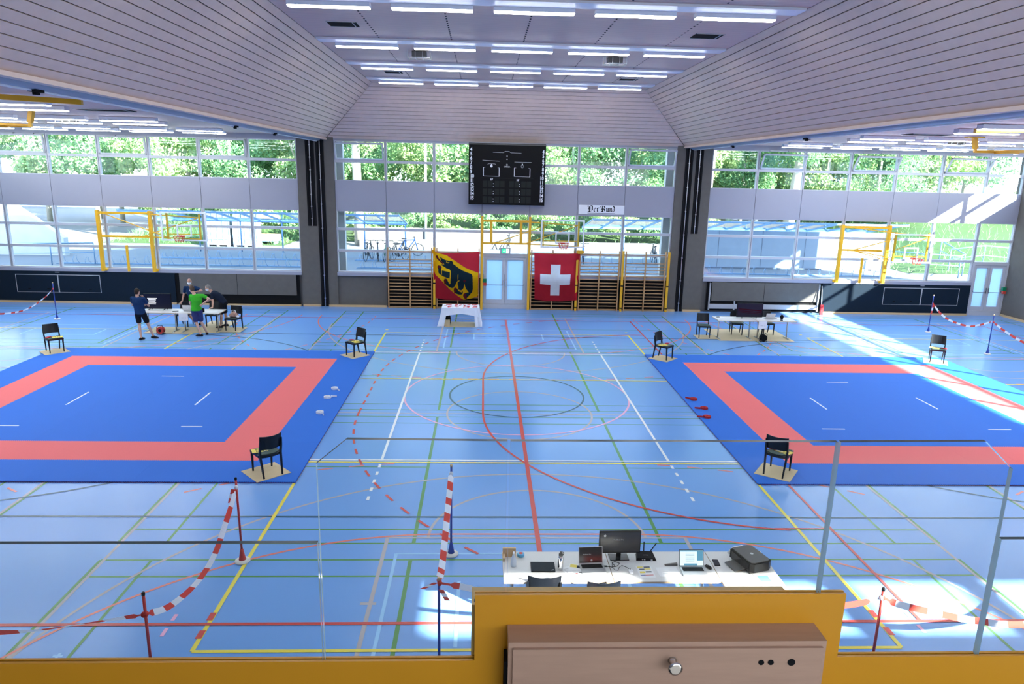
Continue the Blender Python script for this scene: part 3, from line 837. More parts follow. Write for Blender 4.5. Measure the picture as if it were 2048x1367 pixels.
# ================================================================== WALL EQUIPMENT
def store_front(x0, x1, leaves, label, zt):
    t = thing('equipment_store_front', label, 'cupboard', ((x0 + x1) / 2, YW - .02, 0))
    ox = (x0 + x1) / 2
    MB().box(x0 - ox, x1 - ox, -.09, 0, .085, 1.36).build('front_panel', X['navy_panel'], t)
    for a, b in leaves:
        d = MB(); d.box(a - ox + .01, b - ox - .01, -.105, -.09, .47, 1.19)
        do = d.build('door', X['navy_panel'], t)
        e = MB(); e.box(a - ox, b - ox, -.108, -.09, 1.19, 1.215); e.box(a - ox, a - ox + .02, -.108, -.09, .45, 1.19); e.box(b - ox - .02, b - ox, -.108, -.09, .45, 1.19); e.box(a - ox, b - ox, -.106, -.09, .45, .46)
        e.build('door_edge', X['grey_paint'], do)
        h = MB()
        for f in (.3, .75): h.box(a - ox + (b - a) * f - .05, a - ox + (b - a) * f + .05, -.109, -.10, .58, .62)
        h.build('finger_pull', X['void'], do)
    m = (leaves[0][1]) - ox
    MB().box(m - .09, m + .09, -.1, -.09, 1.30, 1.325).build('name_plate', X['silver'], t)
store_front(-22.5, -14.1, [(-20.7, -18.96), (-18.95, -17.21)], 'dark navy equipment store front under the left windows', 1.36)
store_front(14.1, 20.85, [(16.9, 18.63), (18.64, 20.35)], 'dark navy equipment store front under the right windows beside the door', 1.36)
def swing_panel(x0, x1, z0, z1, label, bench):
    ox = (x0 + x1) / 2
    t = thing('recess_panel', label, 'wall panel', (ox, YW - .03, 0))
    b = MB(); b.box(x0 - ox - .12, x1 - ox + .12, -.02, .0, .06, 1.37); b.build('recess_shade_panel', X['void'], t)  # flat black sheet; the shade of the recess is put into its colour
    g = MB(); g.box(x0 - ox + .1, x1 - ox - .02, -.09, -.03, z0, z1); g.box(-.008, .008, -.094, -.09, z0, z1, 1)
    g.build('grey_panel', [X['concrete'], X['void']], t)
    if bench:
        c = MB(); c.box(x0 - ox, x1 - ox, -.12, -.03, .16, .36); c.box(x0 - ox - .02, x0 - ox + .03, -.14, -.06, .1, 1.3); c.box(x1 - ox - .02, x1 - ox + .03, -.14, -.06, .1, 1.3); c.bar((-1.3, -.1, .1), (-1.3, -.1, .5), .05)
        c.build('support_frame', X['grey_paint'], t)
swing_panel(-14.0, -8.95, .47, 1.36, 'grey raised panel over a dark recess under the left windows', False)
swing_panel(9.05, 13.95, .50, 1.33, 'grey panel in a dark recess with a bench rail under the right windows', True)

# wall bars
def bars(x0, x1, label):
    t = thing('wall_bars', label, 'wall bars', ((x0 + x1) / 2, YW - .2, 0), 0, 'wooden wall bars on the far wall')
    w2 = (x1 - x0) / 2
    for x in (-w2 + .02, 0, w2 - .02):
        MB().box(x - .022, x + .022, -.05, .06, .0, 2.62).build('upright', X['wood_bars'], t)
    for z in [.06 + .146 * k for k in range(15)] + [2.47]:
        for a, b in ((-w2 + .045, -.022), (.022, w2 - .045)):
            r = MB(); r.tube([(a, 0, z), (b, 0, z)], .02, 8)
            r.build('rung', X['wood_bars'], t)
    MB().box(-w2, w2, .03, .07, 0, .05).build('foot_board', X['wood_light'], t)
bars(-5.03, -3.13, 'wooden wall bars at the left end, with nothing hung on them')
bars(-2.95, -1.1, 'wooden wall bars behind the yellow flag with the bear')
bars(1.12, 3.0, 'wooden wall bars behind the red flag with the white cross')
bars(3.22, 4.97, 'bare wooden wall bars right of the flag with the white cross')
bars(5.22, 7.0, 'bare wooden wall bars at the right end beside the pillar')
MB_ = MB(); MB_.box(-5.1, 7.1, YW - .05, YW + .01, .02, 1.36)
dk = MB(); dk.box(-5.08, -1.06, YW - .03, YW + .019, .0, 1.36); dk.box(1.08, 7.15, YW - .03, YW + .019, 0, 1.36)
dk.build('recess_shade_sheet', X['void'], WF)  # black sheet standing in for the shade behind the wall bars
# yellow posts
def post(x, h, label, base=True):
    t = thing('yellow_post', label, 'post', (x, YW - .26, 0), 0, 'yellow steel posts on the far wall')
    MB().box(-.045, .045, -.06, .06, 0, h).build('shaft', X['yellow_steel'], t)
    f = MB()
    for z in (.12, 1.1):
        f.box(-.055, .055, -.065, -.055, z, z + .05)
    f.build('bolt_plate', X['black'], t)
post(-3.04, 2.66, 'short yellow post left of the flag with the bear')
post(3.11, 2.62, 'short yellow post right of the flag with the white cross')
post(5.1, 2.64, 'short yellow post between the two bare wall bars at the right')
post(7.1, 2.62, 'short yellow post at the right end of the wall bars beside the pillar')
# basketball goals
def board(t, x0, x1, z0, z1, y, rx, rim='reel_red'):
    xm = (x0 + x1) / 2
    MB().box(x0, x1, y - .006, y + .006, z0, z1).build('glass_board', X['glass'], t)
    e = MB()
    def fr(a, b, c, d, w_):
        e.box(a, b, y - .02, y + .02, c, c + w_); e.box(a, b, y - .02, y + .02, d - w_, d); e.box(a, a + w_, y - .02, y + .02, c + w_, d - w_); e.box(b - w_, b, y - .02, y + .02, c + w_, d - w_)
    fr(x0, x1, z0, z1, .06); fr(xm - .30, xm + .30, z0 + .18, z0 + .66, .05)
    e.build('white_border', X['white_paint'], t)
    r = MB(); r.tube([(rx + .225 * math.cos(a * PI / 10), y - .36 + .225 * math.sin(a * PI / 10), z0 + .22) for a in range(21)], .011, 8)
    r.box(rx - .09, rx + .09, y - .14, y - .02, z0 + .16, z0 + .23)
    ro = r.build('rim', X[rim], t)
    n = MB()
    for k in range(10):
        a = 2 * PI * k / 10
        for sgn in (1, -1):
            n.bar((rx + .22 * math.cos(a), y - .36 + .22 * math.sin(a), z0 + .21), (rx + .14 * math.cos(a + sgn * .3), y - .36 + .14 * math.sin(a + sgn * .3), z0 - .02), .010)
    n.build('net', X['reel_red'], ro)
def goal_side(cx, sg, label):
    """sg: -1 left goal (swing arm folded to the right), 1 right goal"""
    t = thing('basketball_goal', label, 'basketball goal', (cx, YW - .26, 0))
    Y0 = -.05
    for x in (-1.06, 1.06):
        MB().box(x - .06, x + .06, -.06, .08, 1.42, 3.95).box(x - .05, x + .11, .08, .27, 1.42, 1.52).box(x - .03, x + .03, .08, .27, 3.8, 3.9).build('upright', X['yellow_steel'], t)
    b = MB(); b.bar((-1.06, 0, 3.85), (1.06, 0, 3.85), .09, .09); b.bar((-1.06, 0, 2.88), (1.06, 0, 2.88), .08, .08)
    b.build('cross_beam', X['yellow_steel'], t)
    a = MB(); y2 = -.34
    a.bar((1.06, 0, 3.82), (3.2, y2, 3.74), .045); a.bar((1.06, 0, 2.88), (3.2, y2, 2.86), .045); a.bar((-.8, 0, 3.82), (2.0, y2, 2.86), .035); a.bar((.75, 0, 2.9), (3.15, y2, 3.72), .035)
    a.bar((1.9, y2, 2.8), (1.9, y2, 3.9), .07); a.bar((3.22, y2, 2.8), (3.22, y2, 3.9), .07)
    a.bar((1.9, y2, 3.05), (3.22, y2, 3.05), .04)
    a.build('swing_arm', X['yellow_steel'], t)
    MB().box(-.04, .04, -.04, .04, 1.42, 2.52).build('stub_post', X['yellow_steel'], t)
    board(t, 1.66, 3.52, 2.78, 3.97, y2 - .06, 2.52)
    return t
goal_side(-15.89, -1, 'yellow framed basketball goal in front of the left windows')
t = thing('basketball_goal', 'yellow framed basketball goal in front of the right windows', 'basketball goal', (15.65, YW - .26, 0))
for x in (-1.04, 1.04): MB().box(x - .06, x + .06, -.06, .08, 1.42, 3.95).box(x - .11, x + .05, .08, .27, 1.42, 1.52).box(x - .03, x + .03, .08, .27, 3.8, 3.9).build('upright', X['yellow_steel'], t)
b = MB(); b.bar((-1.04, 0, 3.85), (1.04, 0, 3.85), .09); b.bar((-1.04, 0, 2.86), (.7, -.2, 2.86), .08)
b.build('cross_beam', X['yellow_steel'], t)
a = MB(); y2 = -.75
a.bar((-.55, 0, 3.82), (2.3, y2, 3.55), .04); a.bar((-.5, -.05, 2.86), (.95, y2, 3.45), .04); a.bar((-.5, -.05, 2.84), (.9, y2, 2.62), .035); a.bar((-.5, -.05, 2.84), (.9, y2, 2.45), .03)
a.bar((.92, y2, 2.42), (.92, y2, 3.72), .07); a.bar((2.36, y2, 2.42), (2.36, y2, 3.72), .06); a.bar((.92, y2, 2.7), (2.36, y2, 2.7), .045); a.bar((.92, y2, 2.95), (2.3, y2, 3.5), .03)
a.build('swing_arm', X['yellow_steel'], t)
MB().box(-.04, .04, -.04, .04, 1.42, 2.52).build('stub_post', X['yellow_steel'], t)
board(t, .72, 2.56, 2.43, 3.66, y2 - .06, 1.74)
t = thing('basketball_goal', 'tall yellow framed basketball goal over the double door in the middle', 'basketball goal', (0, YW - .26, 0))
for x in (-1.0, 1.03): MB().box(x - .05, x + .05, -.06, .06, 0, 4.02).build('upright', X['yellow_steel'], t)
b = MB(); b.bar((-1.0, 0, 3.82), (1.03, 0, 3.82), .09); b.bar((-1.0, 0, 2.88), (1.03, 0, 2.88), .07); b.box(-.67, -.56, -.03, .03, 2.9, 3.8); b.box(.6, .71, -.03, .03, 2.9, 3.8)
b.build('cross_beam', X['yellow_steel'], t)
a = MB(); y2 = -.34
a.bar((1.03, 0, 3.8), (3.06, y2, 3.72), .05); a.bar((1.03, 0, 2.86), (3.06, y2, 2.84), .04); a.bar((-.4, 0, 2.9), (1.75, y2, 3.72), .035); a.bar((.9, 0, 2.9), (3.0, y2, 3.7), .035); a.bar((1.58, y2, 2.8), (1.58, y2, 3.75), .05); a.bar((3.07, y2, 2.8), (3.07, y2, 3.86), .07); a.bar((1.58, y2, 3.05), (3.07, y2, 3.05), .035)
a.build('swing_arm', X['yellow_steel'], t)
board(t, 1.47, 3.31, 2.77, 3.94, y2 - .06, 2.40)
bl_ = MB(); bl_.box(.0, .24, -.06, .05, 0, .14); bl_.box(.2, .28, -.05, .02, .04, .12)
tag(bl_.build('post_latch', X['yellow_steel'], None, (3.1, YW - .33, 2.5)), 'small yellow latch block on the post beside the white cross flag', 'latch')

# exit sign over the middle door
t = thing('exit_sign', 'lit green and white exit sign above the middle double door', 'exit sign', (0.0, YW - .12, 2.40))
MB().box(-.22, .22, -.05, .02, 0, .28).box(-.1, .1, .02, .13, .02, .1).build('housing', X['grey_paint'], t)
g = MB(); g.box(-.15, .03, -.054, -.05, .05, .24); go = g.build('green_panel', X['exit_green'], t)
MB().box(.035, .16, -.054, -.05, .05, .24).build('white_panel', X['exit_white'], t)
a = MB(); a.box(-.07, -.05, -.058, -.054, .1, .22); a.prism([(-.1, .14), (-.06, .08), (-.02, .14)], -.058, -.054, 0, 'xz'); a.build('arrow', X['exit_white'], go)
mn = MB(); mn.lathe([(.014, 0), (.014, .003)], (.10, -.058, .205), 12, 0, 'y'); mn.bar((.1, -.056, .19), (.09, -.056, .13), .022, .003); mn.bar((.1, -.056, .18), (.135, -.056, .155), .01, .003); mn.bar((.1, -.056, .18), (.065, -.056, .16), .01, .003); mn.bar((.09, -.056, .13), (.125, -.056, .09), .012, .003); mn.bar((.09, -.056, .13), (.06, -.056, .07), .012, .003)
mn.build('running_figure', X['exit_green'], t)
for x, y, lab in ((-.87, YW - .10, 'green and red door alarm beside the middle double door'), (22.35, YW - .16, 'green and red door alarm on the frame of the right door')):
    t = thing('door_alarm', lab, 'alarm', (x, y, 1.02))
    MB().box(-.08, .08, -.05, .06, .14, .30).build('green_box', X['green_plastic'], t)
    MB().box(-.06, .08, -.06, .04, .0, .13).build('red_box', X['reel_red'], t)
t = thing('wall_switch_plate', 'small white plate on the grey right wall beside the door', 'wall plate', (22.48, 10.6, 1.9))
MB().box(-.03, .02, -.12, .12, -.12, .12).build('plate', X['white_paint'], t); MB().box(-.035, -.03, -.05, .05, -.05, .05).build('button', X['grey_paint'], t)

# scoreboard
t = thing('scoreboard', 'large black electronic scoreboard with white player numbers', 'scoreboard', (0, 12.0, 4.5))
MB().box(-1.59, 1.59, 0, .25, 0, 2.48).build('case', X['plastic_black'], t)
MB().box(-1.4, -1.3, .25, .52, 1.9, 2.0).box(1.3, 1.4, .25, .52, 1.9, 2.0).build('wall_bracket', X['plastic_black'], t)
MB().box(-1.60, 1.60, -.02, .26, 2.42, 2.46).build('top_edge', X['plastic_grey'], t)
for nm, xx, al in (('player_numbers', -1.53, 'LEFT'), ('player_numbers', 1.53, 'RIGHT')):
    for k in range(12):
        text('player_number', str(4 + k), .205, X['white_paint'], t, (xx, -.006, 2.22 - k * .178 - (.04 if xx > 0 else 0)), (PI / 2, 0, 0), al, .003, .006, .8)
l = MB()
def hl(x0, z0, x1, z1, w_=.022): l.bar((x0, -.006, z0), (x1, -.006, z1), w_, .008)
hl(-.6, 2.13, -.16, 2.12); hl(-.16, 2.12, -.1, 2.17); hl(-.1, 2.17, .08, 2.17); hl(.08, 2.17, .14, 2.12); hl(.14, 2.12, .58, 2.11)
hl(-1.02, 1.80, -.32, 1.77); hl(.3, 1.75, 1.0, 1.75)
for x0, x1 in ((-.98, -.33), (.3, .95)):
    hl(x0, 1.52, x0, 1.17); hl(x0, 1.17, x1, 1.16); hl(x1, 1.16, x1, 1.51); hl(x0, 1.52, x0 + .07, 1.52); hl(x1 - .06, 1.51, x1, 1.51)
hl(-.79, 1.66, -.5, 1.66, .014); hl(-.79, 1.66, -.8, 1.62, .014); hl(-.5, 1.66, -.49, 1.62, .014)
l.lathe([(.05, 0), (.05, .006)], (-.65, -.008, 1.57), 12, 0, 'y'); l.box(-.67, -.63, -.008, -.002, 1.6, 1.66)
for a in range(12): l.bar((.63 + .05 * math.cos(a * PI / 6), -.006, 1.58 + .055 * math.sin(a * PI / 6)), (.63 + .05 * math.cos((a + 1) * PI / 6), -.006, 1.58 + .055 * math.sin((a + 1) * PI / 6)), .016, .006)
l.box(.61, .65, -.008, -.002, 1.63, 1.69)
for z in (1.98, 1.85): l.lathe([(.022, 0), (.022, .006)], (-.01, -.008, z), 10, 0, 'y')
for x in (-.56, .53):
    for z in (.86, .76, .55, .45, .24, .14): l.lathe([(.016, 0), (.016, .006)], (x, -.008, z), 8, 0, 'y')
l.build('white_marks', X['white_paint'], t)
g = MB()
for x in (-1.0, -.78, -.5, -.28, .1, .32, .6, .82):
    for z in (.72, .40, .08): g.box(x, x + .19, -.004, 0, z, z + .26)
g.box(-1.1, 1.1, -.004, 0, 1.085, 1.10)
g.build('dim_digit_fields', X['led_dark'], t)
text('brand_lettering', 'OMEGA', .075, X['silver'], t, (-.01, -.006, 1.555), (PI / 2, 0, 0), 'CENTER', .003, .001)
text('brand_symbol', '\u03a9', .09, X['silver'], t, (-.01, -.006, 1.63), (PI / 2, 0, 0), 'CENTER', .003, .001)
text('period_mark', "10'", .1, X['white_paint'], t, (-.64, -.006, 1.03), (PI / 2, 0, 0), 'CENTER', .003, .004)
text('period_mark', "10'", .1, X['white_paint'], t, (.45, -.006, 1.02), (PI / 2, 0, 0), 'CENTER', .003, .004)

# white banner with a blackletter title
t = thing('banner', 'white banner with a black blackletter title on the wall panel', 'banner', (4.09, YW - .03, 4.36))
MB().box(-.98, .98, -.012, 0, -.19, .19).build('board', X['white_cloth'], t)
n = MB(); ang = math.radians(35)
def stroke(pts, w_=.045):
    nx, nz = w_ * math.cos(ang) / 2, w_ * math.sin(ang) / 2
    for (x0, z0), (x1, z1) in zip(pts[:-1], pts[1:]):
        n.add([(x0 - nx, -.016, z0 - nz), (x1 - nx, -.016, z1 - nz), (x1 + nx, -.016, z1 + nz), (x0 + nx, -.016, z0 + nz)], [(0, 1, 2, 3)])
def glyph(ch, ox, h=.17):
    q = lambda P: [(ox + a * h, -.085 + b * h) for a, b in P]
    if ch == 'D':
        stroke(q([(-.1, 1.42), (.12, 1.22), (.6, 1.5), (1.05, 1.38)]), .05); stroke(q([(1.03, 1.4), (1.06, .3), (.75, .06)]), .065); stroke(q([(-.12, -.02), (.15, .1), (.5, .0), (.85, .12)]), .05)
        stroke(q([(.35, 1.3), (.35, .1)]), .05); stroke(q([(.1, 1.0), (.3, .9)]), .05); stroke(q([(.08, .72), (.3, .6)]), .05); stroke(q([(.62, 1.3), (.62, .2)]), .014)
    if ch == 'e':
        stroke(q([(.12, .8), (.1, .2), (.3, .02), (.52, .2)])); stroke(q([(.1, .82), (.32, .98), (.48, .75), (.2, .5)]), .035)
    if ch == 'r':
        stroke(q([(.05, .9), (.2, .8), (.2, .15), (.33, .05)]), .05); stroke(q([(.22, .75), (.42, .98), (.55, .88)]), .05)
    if ch == 'B':
        stroke(q([(-.1, 1.1), (-.05, 1.35), (.3, 1.45), (.6, 1.3), (.95, 1.5)]), .045); stroke(q([(.45, 1.35), (.45, .1)]), .06); stroke(q([(-.02, .05), (.25, .14), (.6, 0), (.95, .2), (.95, .55), (.7, .75), (1.0, 1.05), (.85, 1.38)]), .05)
        stroke(q([(.1, .95), (.35, .85)]), .05); stroke(q([(.08, .6), (.35, .5)]), .05)
    if ch == 'u':
        stroke(q([(.02, .9), (.15, .8), (.15, .15), (.3, .05), (.5, .2)])); stroke(q([(.5, .95), (.5, .15), (.6, .05)]))
    if ch == 'n':
        stroke(q([(.02, .9), (.15, .8), (.15, .05)])); stroke(q([(.15, .75), (.4, .95), (.5, .8), (.5, .15), (.6, .05)]))
    if ch == 'd':
        stroke(q([(.15, 1.5), (.5, 1.05), (.52, .3), (.3, .0), (.1, .2), (.12, .75), (.4, .92)]), .045)
for ch, ox in (('D', -.58), ('e', -.34), ('r', -.21), ('B', -.03), ('u', .20), ('n', .34), ('d', .47)): glyph(ch, ox)
n.box(-.60, .58, -.015, -.012, -.158, -.143)
n.build('blackletter_title', X['black'], t)

# ------------------------------------------------------------------ flags
def flag_grid(x0, x1, z0, z1, y, nx, nz, shape, mfun, mats, name, t):
    m = MB()
    for j in range(nz + 1):
        for i in range(nx + 1):
            u, v = i / nx, j / nz
            m.v.append(shape(u, v))
    for j in range(nz):
        for i in range(nx):
            k = j * (nx + 1) + i
            m.f.append([k, k + 1, k + nx + 2, k + nx + 1]); m.m.append(mfun((i + .5) / nx, (j + .5) / nz)); m.sm.append(True)
    return m.build(name, mats, t)
t = thing('hanging_flag', 'red flag with a white cross hung on the wall bars', 'flag', (2.22, YW - .32, 1.5))
def sh(u, v):
    sag = .05 * 4 * u * (1 - u)
    x = -.98 + 1.98 * u + (.07 * v * (1 if u < .5 else -1) * abs(u - .5) * 2)
    z = 1.0 - (2.02 + .06 * 4 * u * (1 - u)) * v - (sag * (1 - v)) + .03 * u * (1 - v)
    y = -.02 * math.sin(u * 17 + v * 3) * (.3 + v) - .03 * math.sin(v * 7) * (1 - abs(2 * u - 1)) - .015 * math.sin(9 * u - 14 * v)
    return (x, y, z)
def mf(u, v):
    a = (u - .545) ; 
    if abs(u - .475) < .105 and .22 < v < .88: return 1
    if .13 < u < .82 and .43 < v < .655: return 1
    return 0
flag_grid(0, 0, 0, 0, 0, 160, 160, sh, mf, [X['flag_red'], X['flag_white']], 'cloth', t)
t = thing('hanging_flag', 'red and yellow flag with a black bear hung on the wall bars', 'flag', (-2.1, YW - .32, 1.48))
BEAR = [(140,130),(165,150),(200,168),(235,182),(290,190),(320,185),(345,205),(350,235),(395,265),(440,300),(500,340),(545,360),(600,385),(645,405),(670,440),(672,490),(676,560),(682,650),(670,700),(630,740),(595,770),(575,800),(545,785),(525,755),(520,720),(545,700),(590,695),(615,700),(600,675),(570,640),(548,590),(540,550),(525,620),(495,650),(460,650),(515,670),(515,700),(490,720),(440,715),(400,700),(370,690),(362,650),(365,615),(390,605),(415,620),(440,640),(440,600),(425,560),(425,525),(460,500),(430,495),(405,530),(385,575),(350,612),(320,612),(280,592),(240,567),(205,550),(198,500),(210,470),(245,470),(260,500),(290,550),(300,480),(295,465),(240,455),(190,440),(140,415),(110,390),(105,330),(90,295),(110,270),(150,275),(165,300),(160,345),(300,365),(310,350),(290,320),(240,310),(200,285),(155,262),(150,250),(205,255),(200,235),(175,215),(150,190)]
TONG = [(75,115),(100,118),(112,150),(140,185),(180,220),(200,245),(185,252),(140,215),(90,170),(70,140)]
BAND = [(20,60),(240,105),(390,195),(545,300),(760,405),(770,785),(650,805),(548,812),(440,745),(300,640),(150,500),(60,420),(20,300)]
PAWS = [(95, 290, 26), (120, 285, 26), (150, 290, 22), (215, 490, 24), (215, 530, 24), (385, 630, 26), (378, 672, 22), (545, 735, 30), (560, 775, 24), (540, 510, 20)]
SLIT = [[(298, 345), (312, 360), (306, 550), (292, 552)], [(428, 400), (436, 402), (434, 470), (424, 480)], [(420, 625), (500, 668), (505, 690), (440, 660)], [(238, 195), (262, 215), (295, 205), (270, 228), (240, 215)], [(155, 300), (166, 302), (166, 415), (156, 412)]]
def fb(u, v):
    px, py = 30 + u * 740, 70 + v * 730
    if inpoly(px, py, TONG): return 3
    if any((px - a) ** 2 + (py - b) ** 2 < r * r for a, b, r in PAWS) and inpoly(px, py, BEAR): return 3
    if any(inpoly(px, py, s_) for s_ in SLIT): return 1
    if inpoly(px, py, BEAR): return 2
    if inpoly(px, py, BAND): return 1
    return 0
def shb(u, v):
    x = -.95 + 1.92 * u + .03 * (1 - v) * (2 * u - 1) - .03 * v * u
    z = .98 - (1.96 + .12 * 4 * u * (1 - u)) * v - .05 * 4 * u * (1 - u) * (1 - v) + .05 * u * (1 - v) + .05 * u * v
    if u < .1 and v < .06: x -= .05; z += .12 * (1 - u * 10)
    y = -.015 * math.sin(u * 15 + v * 4) * (.4 + v) - .02 * math.sin(v * 6) * (1 - abs(2 * u - 1)) - .01 * math.sin(11 * u - 12 * v)
    return (x, y, z)
flag_grid(0, 0, 0, 0, 0, 230, 230, shb, fb, [X['flag_red'], X['flag_yellow'], X['flag_black'], X['flag_claw']], 'cloth', t)

# ================================================================== MATS (interlocking tiles)
def tile_outline(n=48, amp=.008):
    e = []
    for k in range(n):
        a = k / n; b = (k + 1) / n; s = amp if k % 2 == 0 else -amp
        e += [(a + .12 / n, s), (b - .12 / n, s)]
    bot = [(-.5 + t_, -.5 + s_) for t_, s_ in e]
    rgt = [(.5 + s_, -.5 + t_) for t_, s_ in e]
    top = [(-.5 + t_, .5 + s_) for t_, s_ in reversed(e)]
    lft = [(-.5 + s_, -.5 + t_) for t_, s_ in reversed(e)]
    return [(x * .9985, y * .9985) for x, y in bot + rgt + top + lft]
OUT = tile_outline()
def tile_mesh(name, m):
    b = MB(); b.prism(OUT, 0, .012, 1); b.prism(OUT, .012, .026, 0)
    return b.mesh(name, [X[m], X['mat_under']])
TB, TR = tile_mesh('mat_tile', 'mat_blue'), tile_mesh('mat_tile', 'mat_red')
def arena(cx, cy, label):
    t = thing('karate_mat', label, 'mat', (cx, cy, .002))
    for i in range(10):
        for j in range(10):
            x, y = -4.575 + i * 1.0165, -4.575 + j * 1.0165
            ring = (i in (1, 8) and 1 <= j <= 8) or (j in (1, 8) and 1 <= i <= 8)
            o = bpy.data.objects.new('mat_tile', TR if ring else TB); COL.objects.link(o); o.parent = t
            o.location = (x, y, 0); o.scale = (1.0165, 1.0165, 1)
    return t
arena(-9.56, -.56, 'blue interlocking mat with a red square ring on the left side')
arena(9.56, -.56, 'blue interlocking mat with a red square ring on the right side')
def strip(x0, y0, x1, y1, label):
    m = MB(); d = Vector((x1 - x0, y1 - y0)); L = d.length
    m.box(-L / 2, L / 2, -.02, .02, 0, .0015)
    tag(m.build('tape_strip', X['line_white'], None, ((x0 + x1) / 2, (y0 + y1) / 2, .0285), math.atan2(d.y, d.x)), label, 'tape strip', 'white tape strips on the mats')
for a in ((-10.0, 1.39, -9.38, 1.39, 'white tape strip near the far edge of the left mat'), (-11.21, -1.2, -11.21, -.15, 'white slanted tape strip left of the centre of the left mat'), (-8.1, -1.13, -8.1, -.1, 'white slanted tape strip right of the centre of the left mat'),
          (-12.0, -2.69, -11.42, -2.69, 'white tape strip at the left frame edge on the left mat'), (-7.82, -2.67, -7.34, -2.67, 'white tape strip at the near right corner of the left blue square'),
          (9.22, 1.44, 9.86, 1.44, 'white tape strip near the far edge of the right mat'), (8.03, -1.07, 8.03, -.1, 'white slanted tape strip left of the centre of the right mat'), (11.06, -.97, 11.06, 0, 'white slanted tape strip right of the centre of the right mat'),
          (7.22, -2.53, 7.78, -2.53, 'white tape strip at the near left corner of the right blue square'), (11.36, -2.48, 11.93, -2.48, 'white tape strip at the near right of the right mat')): strip(*a)
# rolled belts
def belt(x, y, m, label, grp, a=0.0, flat=1.0):
    t = thing('rolled_belt', label, 'belt', (x, y, .028), a, grp)
    b = MB()
    pts = [((.02 + .0135 * k / 6) * math.cos(k * PI / 6), (.02 + .0135 * k / 6) * math.sin(k * PI / 6)) for k in range(37)]
    for (xa, ya), (xb, yb) in zip(pts[:-1], pts[1:]):
        d = Vector((xb - xa, yb - ya)).normalized(); n_ = Vector((-d.y, d.x)) * .006
        b.hexa([(xa - n_.x, ya - n_.y, 0), (xb - n_.x, yb - n_.y, 0), (xb + n_.x, yb + n_.y, 0), (xa + n_.x, ya + n_.y, 0), (xa - n_.x, ya - n_.y, .045), (xb - n_.x, yb - n_.y, .045), (xb + n_.x, yb + n_.y, .045), (xa + n_.x, ya + n_.y, .045)])
    b.build('coil', X[m], t)
    e = MB(); e.hexa([(.10, -.0, 0), (.24, -.05 * flat, 0), (.24, -.04 * flat, 0), (.10, .012, 0), (.10, 0, .045), (.24, -.05 * flat, .04), (.24, -.04 * flat, .04), (.10, .012, .045)])
    e.build('loose_end', X[m], t)
belt(-4.93, .32, 'white_cloth', 'farthest of the three rolled white belts on the left mat edge', 'rolled white belts', -.7)
belt(-4.97, -.45, 'white_cloth', 'middle of the three rolled white belts on the left mat edge', 'rolled white belts', .5)
belt(-4.89, -1.66, 'white_cloth', 'nearest of the three rolled white belts on the left mat edge', 'rolled white belts', -.8)
belt(4.73, -.36, 'red_cloth', 'farthest of the three rolled red belts on the right mat edge', 'rolled red belts', 2.5, .2)
belt(4.79, -1.11, 'red_cloth', 'middle of the three rolled red belts on the right mat edge', 'rolled red belts', 3.2)
belt(4.66, -1.78, 'red_cloth', 'nearest of the three rolled red belts on the right mat edge', 'rolled red belts', 3.2)

# ================================================================== CHAIRS
def make_chair():
    t = thing('wooden_chair', 'x', 'chair')
    for s in (-1, 1):
        l = MB(); l.bar((s * .195, .205, .43), (s * .19, .215, 0), .045, .04, 0, (0, 1, 0), .026, .026); l.build('leg', X['chair_black'], t)
        r = MB(); r.bar((s * .205, -.205, .46), (s * .185, -.285, 0), .05, .036, 0, (1, 0, 0), .028, .028)
        r.bar((s * .205, -.205, .44), (s * .212, -.235, .60), .05, .036, 0, (1, 0, 0), .042, .03); r.bar((s * .212, -.235, .60), (s * .212, -.262, .755), .042, .03, 0, (1, 0, 0), .024, .022)
        r.build('leg', X['chair_black'], t)
    f = MB(); f.prism([(-.22, .235), (-.225, -.16), (-.19, -.21), (-.1, -.245), (0, -.255), (.1, -.245), (.19, -.21), (.225, -.16), (.22, .235)][::-1], .395, .445, 0)
    f.build('seat', X['chair_black'], t)
    c = MB(); c.prism([(-.185, .205), (-.19, -.16), (-.1, -.215), (0, -.225), (.1, -.215), (.19, -.16), (.185, .205)][::-1], .445, .458, 0)
    c.build('seat_pad', X['seat_green'], t)
    b = MB(); n = 12
    for i in range(n):
        def P(k, z, off):
            u = -1 + 2 * k / n; x = .215 * u; y = -.30 + .055 * u * u - .07 * (z - .56) / .3 + off
            return (x, y + .06, z)
        zb, zt = .555, .85
        k0, k1 = i, i + 1
        dz = lambda k: .012 * (1 - (-1 + 2 * k / n) ** 2)
        b.hexa([P(k0, zb, -.014), P(k1, zb, -.014), P(k1, zb, 0), P(k0, zb, 0), P(k0, zt - dz(k0), -.014), P(k1, zt - dz(k1), -.014), P(k1, zt - dz(k1), 0), P(k0, zt - dz(k0), 0)])
    b.build('backrest', X['chair_black'], t)
    return t
CH0 = make_chair(); used = [False]
def chair(x, y, z, face, label, grp):
    """face: direction the seat looks to, degrees from +Y counter-clockwise"""
    if not used[0]:
        used[0] = True; o = CH0; o.location = (x, y, z); o.rotation_euler = (0, 0, math.radians(face)); o['label'] = label; o['group'] = grp
        return o
    return copy_tree(CH0, (x, y, z), math.radians(face), label, grp)
GC = 'referee chairs at the mat corners'
def board_(x, y, a, wx, wy, label, z=.0285, grp='cardboard floor protectors'):
    m = MB(); m.box(-wx / 2, wx / 2, -wy / 2, wy / 2, 0, .006)
    tag(m.build('cardboard_sheet', X['cardboard'], None, (x, y, z), math.radians(a)), label, 'cardboard', grp)
